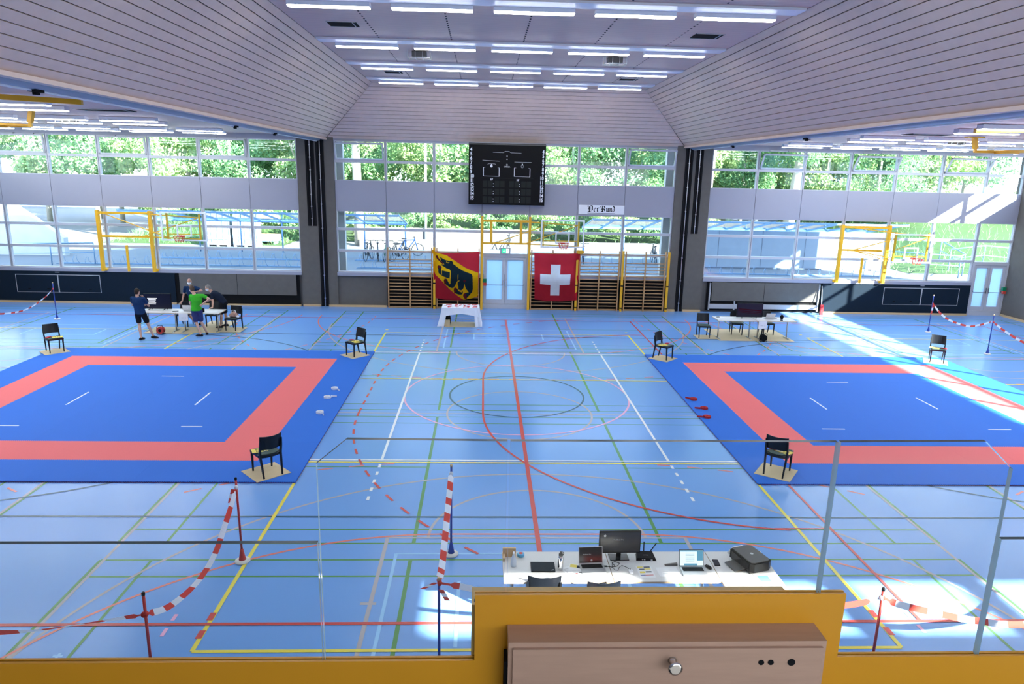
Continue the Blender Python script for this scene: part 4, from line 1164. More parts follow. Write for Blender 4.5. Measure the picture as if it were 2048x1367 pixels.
def sflag(x, y, z, a, label):
    t = thing('signal_flag', label, 'flag', (x, y, z), math.radians(a), 'red signal flags on the referee chairs')
    s = MB(); s.tube([(-.17, 0, .012), (.17, 0, .012)], .008, 8); s.build('stick', X['white_paint'], t)
    c = MB(); c.loft([((-.02, 0, .015), (0, .02, 0), (0, 0, .012)), ((.05, 0, .02), (0, .035, 0), (0, 0, .018)), ((.13, .005, .018), (0, .04, 0), (0, 0, .016)), ((.18, .01, .012), (0, .02, 0), (0, 0, .009))], 0, 10)
    c.build('rolled_cloth', X['red_cloth'], t)
def score(x, y, z, a, label):
    t = thing('number_sheet', label, 'sheet', (x, y, z), math.radians(a), 'yellow number sheets on the referee chairs')
    MB().box(-.105, .105, -.148, .148, 0, .004).build('sheet', X['sheet_yellow'], t)
    d = MB()
    for sx in (-.05, .04):
        d.box(sx - .028, sx + .028, .055, .07, .004, .0048); d.box(sx - .028, sx - .014, -.0, .07, .004, .0048); d.box(sx - .028, sx + .028, -.005, .01, .004, .0048); d.box(sx + .014, sx + .028, -.07, .005, .004, .0048); d.box(sx - .028, sx + .028, -.075, -.06, .004, .0048)
    d.build('black_digits', X['black'], t)
CORN = [('near right corner of the left mat', -5.14, -5.19, 40, 42), ('near left corner of the right mat', 5.085, -5.08, -38, -36), ('far right corner of the left mat', -5.0, 3.98, 138, 136),
        ('far left corner of the right mat', 4.985, 4.0, -133, -134), ('far left corner of the left mat', -14.43, 4.02, -137, -135), ('far right corner of the right mat', 14.13, 3.97, 152, 150)]
for nm, x, y, fc, ba in CORN:
    board_(x - .02, y + .0, ba, .70, .70, 'square cardboard sheet under the chair at the %s' % nm)
    chair(x, y, .0345, fc, 'black wooden chair on cardboard at the %s' % nm, GC)
    c, s = math.cos(math.radians(fc)), math.sin(math.radians(fc))
    near = y < 0
    fx, fy = (.08, -.02) if 'left mat' in nm else (-.08, -.02)
    sflag(x + c * fx - s * fy, y + s * fx + c * fy, .0345 + .458, fc + (25 if 'left mat' in nm else 160), 'red signal flag on the chair at the %s' % nm)
    gx, gy = (-.1, .05) if 'left mat' in nm else (.1, .0)
    score(x + c * gx - s * gy, y + s * gx + c * gy, .0345 + .459, fc + 75, 'yellow number sheet on the chair at the %s' % nm)

# ================================================================== BARRIER POSTS AND TAPES
def bpost(x, y, h, m, label, lean=(0, 0)):
    t = thing('barrier_post', label, 'post', (x, y, 0), 0, 'coloured barrier posts on the floor')
    MB().lathe([(.105, 0), (.115, .012), (.11, .03), (.06, .042)], (0, 0, 0), 22).build('foot', X['rubber_white'], t)
    MB().lathe([(.055, .04), (.05, .06), (.03, .17), (.022, .22)], (0, 0, 0), 16).build('socket', X[m], t)
    p = MB(); p.tube([(0, 0, .15), (lean[0], lean[1], h)], .0165, 12); p.build('pole', X[m], t)
    MB().lathe([(.019, -.03), (.02, 0), (.014, .012)], (lean[0], lean[1], h), 12).build('end_cap', X['black'] if m == 'post_red' else X['wood_light'], t)
bpost(-4.65, -11.25, 1.27, 'post_red', 'red barrier post nearest the parapet on the left')
bpost(-4.56, -8.45, 1.36, 'post_red', 'red barrier post standing just beyond the near left mat corner', (-.02, .02))
bpost(-1.42, -11.0, 1.29, 'post_blue', 'blue barrier post cut off by the parapet, left of the desk')
bpost(-1.40, -8.25, 1.51, 'post_blue', 'blue barrier post left of the desk with its white foot in view')
bpost(3.72, -11.2, 1.27, 'post_red', 'red barrier post standing in sunlight right of the desk')
bpost(-17.2, 9.0, 1.42, 'post_blue', 'blue barrier post in front of the left dark store front')
bpost(16.8, 8.7, 1.5, 'post_blue', 'blue barrier post in front of the right dark store front')
bpost(16.75, 5.19, 1.41, 'post_blue', 'blue barrier post at the right edge, nearer than the chair behind the right mat')
def tape(pts, label, wd=.075, seg=.25, tw=None):
    pts = [Vector(p) for p in pts]
    # smooth resample
    Q = []
    for i in range(len(pts) - 1):
        p0 = pts[max(i - 1, 0)]; p1 = pts[i]; p2 = pts[i + 1]; p3 = pts[min(i + 2, len(pts) - 1)]
        for k in range(10):
            s = k / 10
            Q.append(.5 * ((2 * p1) + (p2 - p0) * s + (2 * p0 - 5 * p1 + 4 * p2 - p3) * s * s + (3 * p1 - p0 - 3 * p2 + p3) * s ** 3))
    Q.append(pts[-1])
    m = MB(); acc = 0.0
    d = (pts[-1] - pts[0]); lat = Vector((-d.y, d.x, 0)).normalized()
    L = sum((Q[i + 1] - Q[i]).length for i in range(len(Q) - 1))
    prev = None; o0 = pts[0]
    for i, q in enumerate(Q):
        s = acc / L
        a = (tw(s) if tw else .5)
        tdir = (Q[min(i + 1, len(Q) - 1)] - Q[max(i - 1, 0)]).normalized()
        n1 = tdir.cross(lat).normalized()
        if n1.z < 0: n1 = -n1
        wv = (n1 * math.cos(a) + lat * math.sin(a)) * (wd / 2) * (.35 if (s < .03 or s > .97) else 1)
        cur = (q - o0 - wv, q - o0 + wv)
        if prev is not None:
            m.add([prev[0], cur[0], cur[1], prev[1]], [(0, 1, 2, 3)], int((acc + wd * .5) / seg) % 2)
        prev = cur
        if i < len(Q) - 1: acc += (Q[i + 1] - q).length
    for k, e in enumerate((pts[0], pts[-1])):
        c = e - o0
        m.ball(c, .03, .03, .035, k % 2, 8, 5)
    return tag(m.build('barrier_tape', [X['tape_red'], X['tape_white']], None, o0), label, 'barrier tape', 'red and white barrier tapes')
tape([(-4.65, -11.24, 1.0), (-4.63, -10.71, .75), (-4.61, -9.96, .60), (-4.59, -9.38, .67), (-4.575, -8.98, .90), (-4.565, -8.71, 1.07), (-4.56, -8.49, 1.24)], 'red and white tape between the two red posts on the left', tw=lambda s: 1.2 * math.sin(3 * s) + .2)
tape([(-4.67, -11.25, 1.0), (-5.0, -11.23, .93), (-5.46, -11.2, .84), (-6.03, -11.17, .74), (-6.9, -11.13, .70), (-7.8, -11.1, .8)], 'red and white tape leaving the near red post to the left', .06, tw=lambda s: .9 * math.sin(6 * s))
tape([(-1.42, -10.96, 1.24), (-1.42, -10.4, 1.08), (-1.415, -9.9, 1.12), (-1.41, -9.4, 1.20), (-1.405, -8.9, 1.28), (-1.40, -8.28, 1.38)], 'red and white tape between the two blue posts left of the desk', .09, .2, tw=lambda s: 1.1)
tape([(-1.41, -11.02, 1.24), (-1.12, -11.03, 1.19), (-.86, -11.05, 1.14), (0, -11.1, 1.02), (1.2, -11.13, .92), (2.4, -11.16, .94), (3.34, -11.19, 1.05), (3.71, -11.2, 1.15)], 'red and white tape running behind the wooden ledge past the desk', .075, .3, tw=lambda s: .15)
tape([(3.73, -11.2, 1.15), (3.98, -11.16, 1.03), (4.48, -11.07, .86), (5.06, -10.98, .69), (5.8, -10.86, .55), (6.8, -10.7, .6), (8, -10.5, .9)], 'red and white tape leaving the sunlit red post to the right', .08, tw=lambda s: .2 + .8 * s)
tape([(16.8, 8.66, 1.16), (16.79, 8.15, .90), (16.78, 7.48, .74), (16.77, 6.45, .74), (16.76, 5.81, .92), (16.75, 5.23, 1.16)], 'red and white tape between the two blue posts on the right', .07, tw=lambda s: .3)
tape([(16.75, 5.15, 1.15), (16.74, 4.54, .97), (16.73, 3.6, .80), (16.72, 2.6, .8), (16.7, 1.6, 1.1)], 'red and white tape leaving the right blue post out of the picture', .07, tw=lambda s: .3)
tape([(-17.2, 8.97, 1.18), (-17.2, 8.42, .95), (-17.2, 7.48, .74), (-17.2, 6.64, .73), (-17.2, 5.5, .9), (-17.2, 4.4, 1.18)], 'red and white tape sagging from the far left blue post', .06, tw=lambda s: .3)
def tail(x, y, z, label, dx, L):
    m = MB(); n = 6
    for k in range(n):
        a, b = k / n, (k + 1) / n
        m.add([(dx * a - .03, -.03, -L * a), (dx * b - .03, -.03, -L * b), (dx * b + .03, -.035, -L * b), (dx * a + .03, -.035, -L * a)], [(0, 1, 2, 3)], k // 2 % 2)
    tag(m.build('tape_end', [X['tape_red'], X['tape_white']], None, (x, y, z)), label, 'barrier tape', 'loose ends of barrier tape')
tail(-1.45, -11.03, 1.27, 'loose tape end fluttering left of the near blue post', -.16, .08)
tail(-1.39, -11.03, 1.18, 'loose tape end hanging right of the near blue post', .07, .14)
tail(16.78, 8.64, 1.15, 'loose tape end hanging on the far right blue post', -.03, .38)
tail(-4.6, -8.48, 1.22, 'loose tape end hanging on the red post by the mat corner', -.06, .22)
# ================================================================== TABLES
def table(x0, x1, y0, y1, label, grp, legs=None, rot=False):
    ox, oy = (x0 + x1) / 2, (y0 + y1) / 2
    t = thing('folding_table', label, 'table', (ox, oy, 0), 0, grp)
    a, b = (x1 - x0) / 2, (y1 - y0) / 2
    MB().box(-a, a, -b, b, .713, .74).build('tabletop', X['table_white'], t)
    e = MB(); e.box(-a, a, -b - .002, -b, .713, .737); e.box(-a, a, b, b + .002, .713, .737); e.box(-a - .002, -a, -b, b, .713, .737); e.box(a, a + .002, -b, b, .713, .737)
    e.build('edge_band', X['table_edge'], t)
    for lx in (legs or (-a + .12, a - .12)):
        l = MB(); l.tube([(lx, 0, .04), (lx, 0, .7)], .024, 10); l.box(lx - .025, lx + .025, -b + .06, b - .06, .685, .712)
        lo = l.build('leg', X['metal'], t)
        f = MB(); f.hexa([(lx - .03, -b + .05, 0), (lx + .03, -b + .05, 0), (lx + .03, b - .05, 0), (lx - .03, b - .05, 0), (lx - .02, -b + .05, .02), (lx + .02, -b + .05, .02), (lx + .02, b - .05, .02), (lx - .02, b - .05, .02)]); f.bar((lx, -.2, .02), (lx, .2, .02), .04, .05)
        f.build('foot_bar', X['metal'], lo)
    return t
GL = 'white folding tables at the left judges place'; GR = 'white folding tables at the right judges place'; GD = 'white folding tables below the gallery'
table(-13.15, -11.86, 6.87, 7.67, 'white folding table carrying the large screen at the left judges place', GL, (-.46, .5))
table(-11.84, -10.32, 6.87, 7.67, 'white folding table with the silver laptop at the left judges place', GL, (-.6, .58))
table(7.68, 9.13, 6.83, 7.63, 'white folding table with the dark screen at the right judges place', GR, (-.58, .59))
table(9.15, 10.6, 6.83, 7.63, 'white folding table with the silver laptop at the right judges place', GR, (-.56, .55))
table(-.64, .785, -10.2, -9.45, 'leftmost white table below the gallery with the closed black laptop', GD)
table(.795, 2.195, -10.2, -9.45, 'middle white table below the gallery with the monitor', GD)
table(2.205, 3.0, -10.85, -9.45, 'rightmost white table below the gallery carrying the printer', GD)
def sheet_(x, y, a, wx, wy, label, m='cardboard', z=.0065):
    b = MB(); b.box(-wx / 2, wx / 2, -wy / 2, wy / 2, 0, .005)
    return tag(b.build('cardboard_sheet', X[m], None, (x, y, z), math.radians(a)), label, 'cardboard', 'large cardboard sheets under the tables')
sheet_(-12.15, 7.35, 0, 1.7, 1.1, 'large cardboard sheet under the left screen table')
sheet_(-10.9, 8.0, 0, 1.0, 2.1, 'large cardboard sheet under the left judges chairs', z=.0118)
sheet_(-10.05, 7.5, 0, .75, .85, 'cardboard sheet under the chair with the patterned bag', z=.017)
sheet_(9.15, 7.75, 0, 2.8, 2.0, 'large cardboard sheet under the right judges tables')
sheet_(7.38, 7.3, 0, .72, .68, 'cardboard sheet under the chair left of the right judges tables', z=.0118)
GJ = 'chairs at the judges tables'
chair(-12.05, 8.15, .012, 180, 'black wooden chair behind the left screen table', GJ)
chair(-11.0, 8.2, .018, 178, 'black wooden chair behind the person in the green shirt', GJ)
chair(-10.03, 7.5, .023, 168, 'black wooden chair with a patterned bag right of the left tables', GJ)
chair(7.3, 7.32, .018, 175, 'black wooden chair left of the right judges tables', GJ)
chair(8.75, 7.92, .012, 170, 'black wooden chair behind the dark screen on the right', GJ)
chair(9.95, 7.98, .012, 182, 'black wooden chair behind the silver laptop on the right', GJ)
chair(-.11, -9.975, .001, -2, 'black wooden chair at the desk below the gallery, the left one', 'chairs at the desk below the gallery')
chair(.62, -10.10, .001, 2, 'black wooden chair at the desk below the gallery, only its back edge in view', 'chairs at the desk below the gallery')
# bag on the chair
t = thing('patterned_bag', 'brown and white patterned bag lying on a chair beside the left tables', 'bag', (-10.0, 7.47, .48))
m = MB(); m.loft([((-.17, 0, .05), (0, .07, 0), (0, 0, .045)), ((-.1, 0, .09), (0, .11, 0), (0, 0, .085)), ((0, 0, .12), (0, .13, 0), (0, 0, .115)), ((.1, 0, .09), (0, .11, 0), (0, 0, .085)), ((.17, 0, .05), (0, .07, 0), (0, 0, .045))], 0, 14)
m.build('bag_body', X['bag_pattern'], t)
m = MB(); m.tube([(-.09, 0, .17), (-.06, .02, .27), (.05, .02, .27), (.08, 0, .17)], .012, 8); m.build('handle', X['white_cloth'], t)
m = MB(); m.ball((.16, -.06, .05), .06, .05, .045); m.ball((-.15, -.07, .04), .05, .04, .038); m.build('white_lining', X['white_cloth'], t)

# screens
def tv(x0, x1, y, z0, z1, label, texts):
    ox = (x0 + x1) / 2
    t = thing('flat_screen', label, 'screen', (ox, y, .741), 0, 'large black flat screens on the judges tables')
    a = (x1 - x0) / 2; h0 = z0 - .741; h1 = z1 - .741
    MB().box(-a, a, 0, .045, h0, h1).build('case', X['plastic_black'], t)
    s = MB().box(-a + .012, a - .012, -.003, 0, h0 + .015, h1 - .012).build('display', X['screen_navy'], t)
    l = MB()
    for fx in (-a * .55, a * .55):
        l.bar((fx, .02, h0 + .01), (fx - .05, -.1, .004), .018); l.bar((fx, .02, h0 + .01), (fx + .03, .12, .004), .018)
    l.build('stand_foot', X['plastic_black'], t)
    return t, s, h0, h1
t, s, h0, h1 = tv(-13.14, -12.17, 7.42, .775, 1.33, 'large flat screen showing white lines of text on the left table', 1)
tx = MB()
for k, (wd, dx) in enumerate(((.34, 0), (.27, .03), (.24, .04), (.28, .02), (.27, .02))): tx.box(-.35 + dx, -.35 + dx + wd, -.006, -.0035, .40 - .05 * k, .425 - .05 * k)
tx.build('white_text', X['screen_text'], s)
t, s, h0, h1 = tv(8.52, 9.50, 7.38, .775, 1.30, 'large flat screen with a dark red shimmer on the right table', 0)
m = MB()
for z_, h_ in ((.33, .03), (.27, .02), (.22, .012)): m.hexa([(-.44, -.0045, z_), (.45, -.0045, z_ - .07), (.45, -.0032, z_ - .07), (-.44, -.0032, z_), (-.44, -.0045, z_ + h_), (.45, -.0045, z_ - .07 + h_ * 1.3), (.45, -.0032, z_ - .07 + h_ * 1.3), (-.44, -.0032, z_ + h_)])
m.build('red_band', X['screen_red'], s)
def apple(m, x, z, r, y):
    for dx, dz, rr in ((-.3, .1, .55), (.3, .1, .55), (-.2, -.35, .5), (.2, -.35, .5)): m.lathe([(r * rr, 0), (r * rr, .0015)], (x + dx * r, y, z + dz * r), 14, 0, 'y')
    m.bar((x + .05 * r, y, z + .65 * r), (x + .28 * r, y, z + 1.1 * r), .28 * r, .0015)
def laptop(x, y, rz, label, scr, deck='silver', ang=18, size=(.33, .225), facing_us=True, lid=None):
    """local: keyboard towards -y"""
    t = thing('laptop', label, 'laptop', (x, y, .7405), math.radians(rz))
    w2, d = size[0] / 2, size[1]
    MB().box(-w2, w2, -d, 0, 0, .015).build('keyboard_deck', X[deck], t)
    k = MB(); k.box(-w2 + .025, w2 - .025, -d * .52, -.02, .015, .0162); ko = k.build('keys', X['plastic_black'] if deck == 'silver' else X['plastic_grey'], t)
    g = MB(); g.box(-.05, .05, -d + .012, -d * .58, .015, .0158); g.build('trackpad', X['grey_paint'] if deck != 'silver' else X['silver'], t)
    l = MB(); l.box(-w2, w2, 0, .007, 0, d); lo = l.build('lid', X[lid or deck], t); lo.location = (0, 0, .012); lo.rotation_euler = (-math.radians(ang), 0, 0)
    so_ = MB().box(-w2 + .008, w2 - .008, -.0015, 0, .014, d - .008).build('display', X[scr], lo)
    return t, lo, so_, d
t, lo, so_, d = laptop(.545, -9.785, 4, 'open silver laptop with a black screen on the leftmost desk table', 'screen_black')
m = MB(); apple(m, .01, .045, .016, -.0035); m.build('white_emblem', X['silver'], so_)
text('screen_caption', "MacBook Pro", .02, X['silver'], so_, (-.05, -.003, .125), ext=.0005)
t, lo, so_, d = laptop(1.895, -9.86, 0, 'open laptop with a bright page on its screen, right end of the middle desk table', 'screen_blue', 'silver', 16, (.33, .225), lid='plastic_black')
m = MB(); m.box(-.155, .155, -.0035, -.0015, .2, .216); m.box(.075, .155, -.0032, -.0015, .08, .2); m.box(-.1, .08, -.0032, -.0015, .016, .04); m.build('dark_page_parts', X['screen_teal'], so_)
m = MB()
for k in range(7): m.box(-.08, .04, -.0032, -.0015, .07 + .018 * k, .074 + .018 * k)
m.build('text_lines', X['grey_paint'], so_)
for x, y, lab in ((-11.5, 7.2, 'open silver laptop seen from behind on the left judges table'), (9.72, 7.2, 'open silver laptop seen from behind on the right judges table')):
    t, lo, so_, d = laptop(x, y, 180, lab, 'screen_black', 'silver', 22, (.34, .24))
    m = MB(); apple(m, 0, .12, .016, .0072); m.build('white_emblem', X['white_paint'], lo)
# closed laptop
t = thing('laptop', 'closed black laptop on the leftmost desk table', 'laptop', (-.11, -9.865, .7405), math.radians(-1))
MB().box(-.16, .16, -.11, .11, 0, .013).build('base', X['plastic_black'], t); MB().box(-.16, .16, -.11, .112, .014, .022).build('lid', X['navy_panel'], t)
m = MB(); m.bar((.11, -.095, .0225), (.14, -.08, .0225), .008, .001); m.build('silver_badge', X['silver'], t)
# monitor
t = thing('monitor', 'black desktop monitor on a stand on the middle desk table', 'monitor', (.955, -9.60, .7405), math.radians(1))
MB().box(-.13, .13, -.09, .08, 0, .012).build('stand_base', X['screen_black'], t)
m = MB(); m.box(-.03, .03, .0, .03, .012, .2); m.build('stand_neck', X['screen_black'], t)
MB().box(-.285, .285, -.035, .0, .085, .405).build('case', X['plastic_black'], t)
s = MB().box(-.275, .275, -.037, -.035, .1, .395).build('display', X['screen_grey'], t)
m = MB(); apple(m, -.21, .345, .02, -.0385); m.build('white_emblem', X['silver'], s)
text('screen_caption', "MacBook Pro", .026, X['silver'], s, (-.02, -.0385, .285), ext=.0005)
# router
t = thing('router', 'black wireless router with two aerials beside the monitor', 'router', (1.325, -9.62, .7405), math.radians(-3))
MB().hexa([(-.14, -.075, 0), (.14, -.075, 0), (.12, .1, 0), (-.12, .1, 0), (-.125, -.065, .035), (.125, -.065, .035), (.105, .1, .05), (-.105, .1, .05)]).build('case', X['plastic_black'], t)
m = MB(); m.tube([(-.01, .1, .03), (-.015, .1, .19)], .007, 8); m.build('aerial', X['plastic_black'], t)
m = MB(); m.tube([(.07, .1, .03), (.16, .11, .17)], .007, 8); m.build('aerial', X['plastic_black'], t)
m = MB(); m.box(-.06, -.05, -.0745, -.07, .012, .018); m.box(-.035, -.015, -.0745, -.07, .012, .018); m.box(.06, .085, -.0745, -.07, .010, .018); m.build('lights', X['white_paint'], t)
text('brand_lettering', 'NETGEAR', .016, X['silver'], t, (0, .0, .0445), (.09, 0, 0), ext=.0004)
# mice, phone, adapter, papers
def mouse(x, y, a, body, label, cord=None):
    t = thing('computer_mouse', label, 'mouse', (x, y, .741), a, None)
    m = MB(); m.loft([((0, -.055, .008), (.012, 0, 0), (0, 0, .006)), ((0, -.045, .014), (.026, 0, 0), (0, 0, .013)), ((0, 0, .018), (.031, 0, 0), (0, 0, .017)), ((0, .04, .013), (.027, 0, 0), (0, 0, .012)), ((0, .056, .008), (.012, 0, 0), (0, 0, .006))], 0, 14)
    m.build('shell', X[body], t)
    w_ = MB().box(-.004, .004, .02, .04, .028, .033); w_.build('wheel', X['plastic_grey'], t)
    if cord: c = MB(); c.tube(cord, .003, 6); c.build('cord', X['plastic_black'], t)
    return t
mouse(1.05, -9.98, .05, 'white_paint', 'white corded mouse on the middle desk table', [(0, .055, .006), (-.02, .11, .004), (-.08, .17, .004), (-.13, .12, .004), (-.16, .05, .004), (-.2, .06, .004), (-.22, .14, .004), (-.2, .22, .004)])
mouse(2.12, -9.87, .5, 'plastic_black', 'black and red mouse right of the bright laptop')
m = MB(); m.tube([(.74, -9.84, .75), (.82, -9.86, .745), (.9, -9.83, .745), (.94, -9.76, .745), (.88, -9.72, .745), (.84, -9.75, .745), (.86, -9.82, .745)], .004, 6); m.box(.70, .76, -9.85, -9.83, .741, .752)
tag(m.build('cable', X['plastic_black']), 'black cable looping from the silver laptop towards the monitor', 'cable')
t = thing('phone', 'black phone lying at the left edge of the printer table', 'phone', (2.27, -9.75, .7405), math.radians(-4))
MB().box(-.038, .038, -.078, .078, 0, .008).build('body', X['plastic_black'], t); MB().box(-.034, .034, -.07, .07, .008, .0088).build('display', X['screen_navy'], t)
m = MB(); m.hexa([(-.085, -.02, 0), (.085, -.025, 0), (.085, .02, 0), (-.085, .01, 0), (-.085, -.015, .012), (.085, -.02, .03), (.085, .015, .03), (-.085, .005, .012)])
tag(m.build('power_adapter', X['plastic_grey'], None, (1.63, -9.80, .7405)), 'dark grey power adapter left of the bright laptop', 'adapter')
def paper(x, y, a, wx, wy, label, marks=(), z=.7405):
    t = thing('paper_sheet', label, 'paper', (x, y, z), math.radians(a), 'printed paper sheets on the desk')
    MB().box(-wx / 2, wx / 2, -wy / 2, wy / 2, 0, .0015).build('sheet', X['paper'], t)
    for c in sorted(set(q[4] for q in marks)):
        m = MB()
        for x0, x1, y0, y1, cc in marks:
            if cc == c: m.box(x0, x1, y0, y1, .0015, .0021)
        m.build('print', X[c], t)
lines = tuple((-.08, .08 - .03 * (k % 3), -.12 + .03 * k, -.113 + .03 * k, 'grey_paint') for k in range(8))
paper(1.25, -9.97, 2, .21, .29, 'paper with yellow and dark boxes beside the white mouse', ((-.085, -.01, .1, .13, 'sheet_yellow'), (.0, .085, .1, .125, 'navy_panel'), (-.07, .0, .055, .075, 'navy_panel'), (.0, .085, .055, .08, 'sheet_yellow'), (-.08, -.01, -.03, .01, 'sheet_yellow'), (.0, .08, -.015, .01, 'navy_panel'), (-.085, -.02, -.085, -.072, 'post_blue'), (-.02, .085, -.085, -.072, 'reel_red')))
paper(1.55, -9.97, 3, .28, .22, 'nearly blank paper left of the bright laptop', ((-.07, .0, .0, .006, 'grey_paint'), (-.08, -.01, -.04, -.034, 'grey_paint')))
paper(.27, -9.97, 20, .21, .29, 'printed paper right of the steel bottle, lowest of the loose sheets', lines)
paper(.33, -9.93, -12, .21, .29, 'printed paper with dark and yellow blocks half under other sheets', ((-.09, .0, .06, .13, 'sheet_yellow'), (.0, .09, .05, .12, 'navy_panel')), .7425)
paper(.36, -10.03, 2, .22, .25, 'printed paper with small pictures on top of the loose sheets', lines + ((-.05, -.02, .0, .02, 'red_cloth'), (.0, .05, .03, .05, 'navy_panel')), .7445)
paper(2.62, -10.27, -3, .35, .3, 'white sheet lying in sunlight in front of the printer', (), .7405)
paper(2.78, -10.17, 3, .21, .29, 'sheet with a pale blue picture in the printer tray', ((-.07, .08, -.05, .1, 'tape_blue'),), .7425)
# steel bottle
t = thing('thermos_bottle', 'steel drinking bottle with a grey cap beside the black laptop', 'bottle', (.12, -9.90, .7405))
MB().lathe([(.033, 0), (.036, .01), (.036, .17), (.030, .195), (.027, .2)], (0, 0, 0), 20).build('bottle', X['chrome'], t)
MB().lathe([(.029, .2), (.029, .225), (.018, .235), (.012, .255), (.006, .26)], (0, 0, 0), 16).build('cap', X['plastic_grey'], t)
m = MB(); m.tube([(.028, 0, .205), (.04, 0, .235), (.02, 0, .255)], .005, 8); m.build('loop', X['plastic_grey'], t)
# spray bottle, box, tape roll
t = thing('spray_bottle', 'clear white disinfectant bottle at the left end of the desk', 'bottle', (-.50, -9.82, .7405))
MB().lathe([(.035, 0), (.038, .01), (.036, .10), (.018, .16), (.014, .17)], (0, 0, 0), 16).build('bottle', X['mask_white'], t)
MB().lathe([(.015, .17), (.013, .2), (.006, .215)], (0, 0, 0), 12).box(-.008, .008, -.05, .0, .195, .21).build('pump', X['white_paint'], t)
t = thing('wooden_stand', 'small wooden stand behind the disinfectant bottle', 'stand', (-.55, -9.62, .7405))
m = MB(); m.box(-.09, .09, .03, .06, 0, .13); m.box(-.09, -.06, -.09, .03, 0, .05); m.box(.06, .09, -.09, .03, 0, .05); m.build('frame', X['wood_light'], t)
t = thing('tape_roll', 'blue roll of sticky tape with a red core label on the desk', 'tape', (-.39, -9.57, .7405))
MB().lathe([(.045, 0), (.05, .004), (.05, .042), (.045, .046)], (0, 0, 0), 20).build('roll', X['tape_blue'], t)
MB().lathe([(.028, .046), (.028, .049)], (0, 0, 0), 16).build('core_label', X['reel_red'], t)
# printer
t = thing('printer', 'black desktop printer set at a slant on the right desk table', 'printer', (2.70, -9.80, .7405), math.radians(-72))
m = MB(); m.prism([(-.22, -.15), (.20, -.15), (.235, -.10), (.235, .13), (.20, .19), (-.2, .19), (-.235, .13), (-.235, -.10)], .03, .15, 0); m.build('case', X['plastic_black'], t)
m = MB(); m.prism([(-.2, -.13), (.19, -.13), (.215, -.09), (.215, .12), (.19, .17), (-.19, .17), (-.215, .12), (-.215, -.09)], .15, .165, 0); lo = m.build('lid', X['plastic_grey'], t)
m = MB(); m.lathe([(.022, .165), (.022, .1662)], (.0, .03, 0), 18); m.build('round_badge', X['silver'], lo)
m = MB(); m.box(-.18, .18, -.155, -.15, .04, .14); m.box(-.05, .03, -.165, -.155, .08, .14); m.build('front_panel', X['screen_black'], t)
m = MB(); m.hexa([(-.13, -.30, .02), (.11, -.30, .02), (.11, -.14, .03), (-.13, -.14, .03), (-.13, -.30, .026), (.11, -.30, .026), (.11, -.14, .036), (-.13, -.14, .036)]); m.build('output_tray', X['plastic_grey'], t)
MB().box(-.2, .2, -.13, .17, 0, .03).build('base', X['plastic_grey'], t)
m = MB(); m.tube([(2.52, -9.5, .742), (2.6, -9.46, .80), (2.72, -9.45, .82), (2.82, -9.46, .80)], .02, 8)
tag(m.build('white_cable', X['white_paint']), 'thick white cable behind the printer', 'cable')
m = MB(); m.lathe([(.16, 0), (.16, .1), (.14, .11)], (0, 0, 0), 20)
t = thing('sports_bag', 'red white and blue bag on the floor between the desk chairs', 'bag', (.30, -10.55, .0))
MB().loft([((-.2, 0, .15), (0, .1, 0), (0, 0, .12)), ((-.1, 0, .2), (0, .14, 0), (0, 0, .18)), ((.1, 0, .2), (0, .14, 0), (0, 0, .18)), ((.2, 0, .15), (0, .1, 0), (0, 0, .12))], 0, 14).build('bag_body', X['post_red'], t)
m = MB()
for r in (.1, .06): m.lathe([(r, .36 if r == .1 else .375), (r * .9, .385 if r == .1 else .39)], (0, 0, 0), 18, 0 if r == .1 else 1)
m.build('round_emblem', [X['white_cloth'], X['post_blue']], t)
# small things on the judges tables
m = MB(); m.box(-.1, .1, -.02, .02, 0, .015)
tag(m.build('remote_control', X['plastic_black'], None, (-11.93, 7.15, .7405), .5), 'black remote control between the screen and laptop on the left table', 'remote')
t = thing('round_speaker', 'black round speaker near the right end of the left table', 'speaker', (-10.95, 7.08, .7405)); MB().lathe([(.06, 0), (.07, .02), (.07, .12), (.05, .15)], (0, 0, 0), 18).build('body', X['plastic_black'], t); MB().lathe([(.03, .15), (.03, .153)], (0, 0, 0), 14).build('top_button', X['plastic_grey'], t)
t = thing('round_speaker', 'black round speaker near the right end of the right table', 'speaker', (10.08, 7.0, .7405)); MB().ball((0, 0, .13), .065, .05, .09).build('body', X['plastic_black'], t); MB().lathe([(.05, 0), (.05, .03)], (0, 0, 0), 14).build('foot', X['plastic_black'], t)
m = MB(); m.box(-.06, .06, -.03, .03, 0, .012); tag(m.build('phone', X['plastic_black'], None, (7.86, 7.48, .743), .2), 'black phone on papers at the left end of the right table', 'phone')
m = MB(); m.box(-.05, .05, -.025, .025, 0, .012); tag(m.build('phone', X['plastic_black'], None, (9.98, 7.3, .7405), -.2), 'dark phone between laptop and round speaker on the right table', 'phone')
for x, y, z, a, lab in ((-10.65, 7.2, .7405, 5, 'white papers under the hand of the bending person'), (-11.2, 7.3, .7405, 8, 'white papers right of the left laptop'), (-11.75, 7.3, .7405, -10, 'white papers left of the left laptop'), (7.9, 7.4, .7405, 15, 'white papers at the left end of the right table'), (9.4, 7.2, .7405, 3, 'white papers beside the right laptop')):
    m = MB(); m.box(-.21, .0, -.15, .15, 0, .002); m.hexa([(-.02, -.14, .002), (.19, -.11, .002), (.15, .18, .002), (-.06, .15, .002), (-.02, -.14, .004), (.19, -.11, .004), (.15, .18, .004), (-.06, .15, .004)])
    tag(m.build('papers', X['paper'], None, (x, y, z), math.radians(a)), lab, 'paper', 'papers on the judges tables')
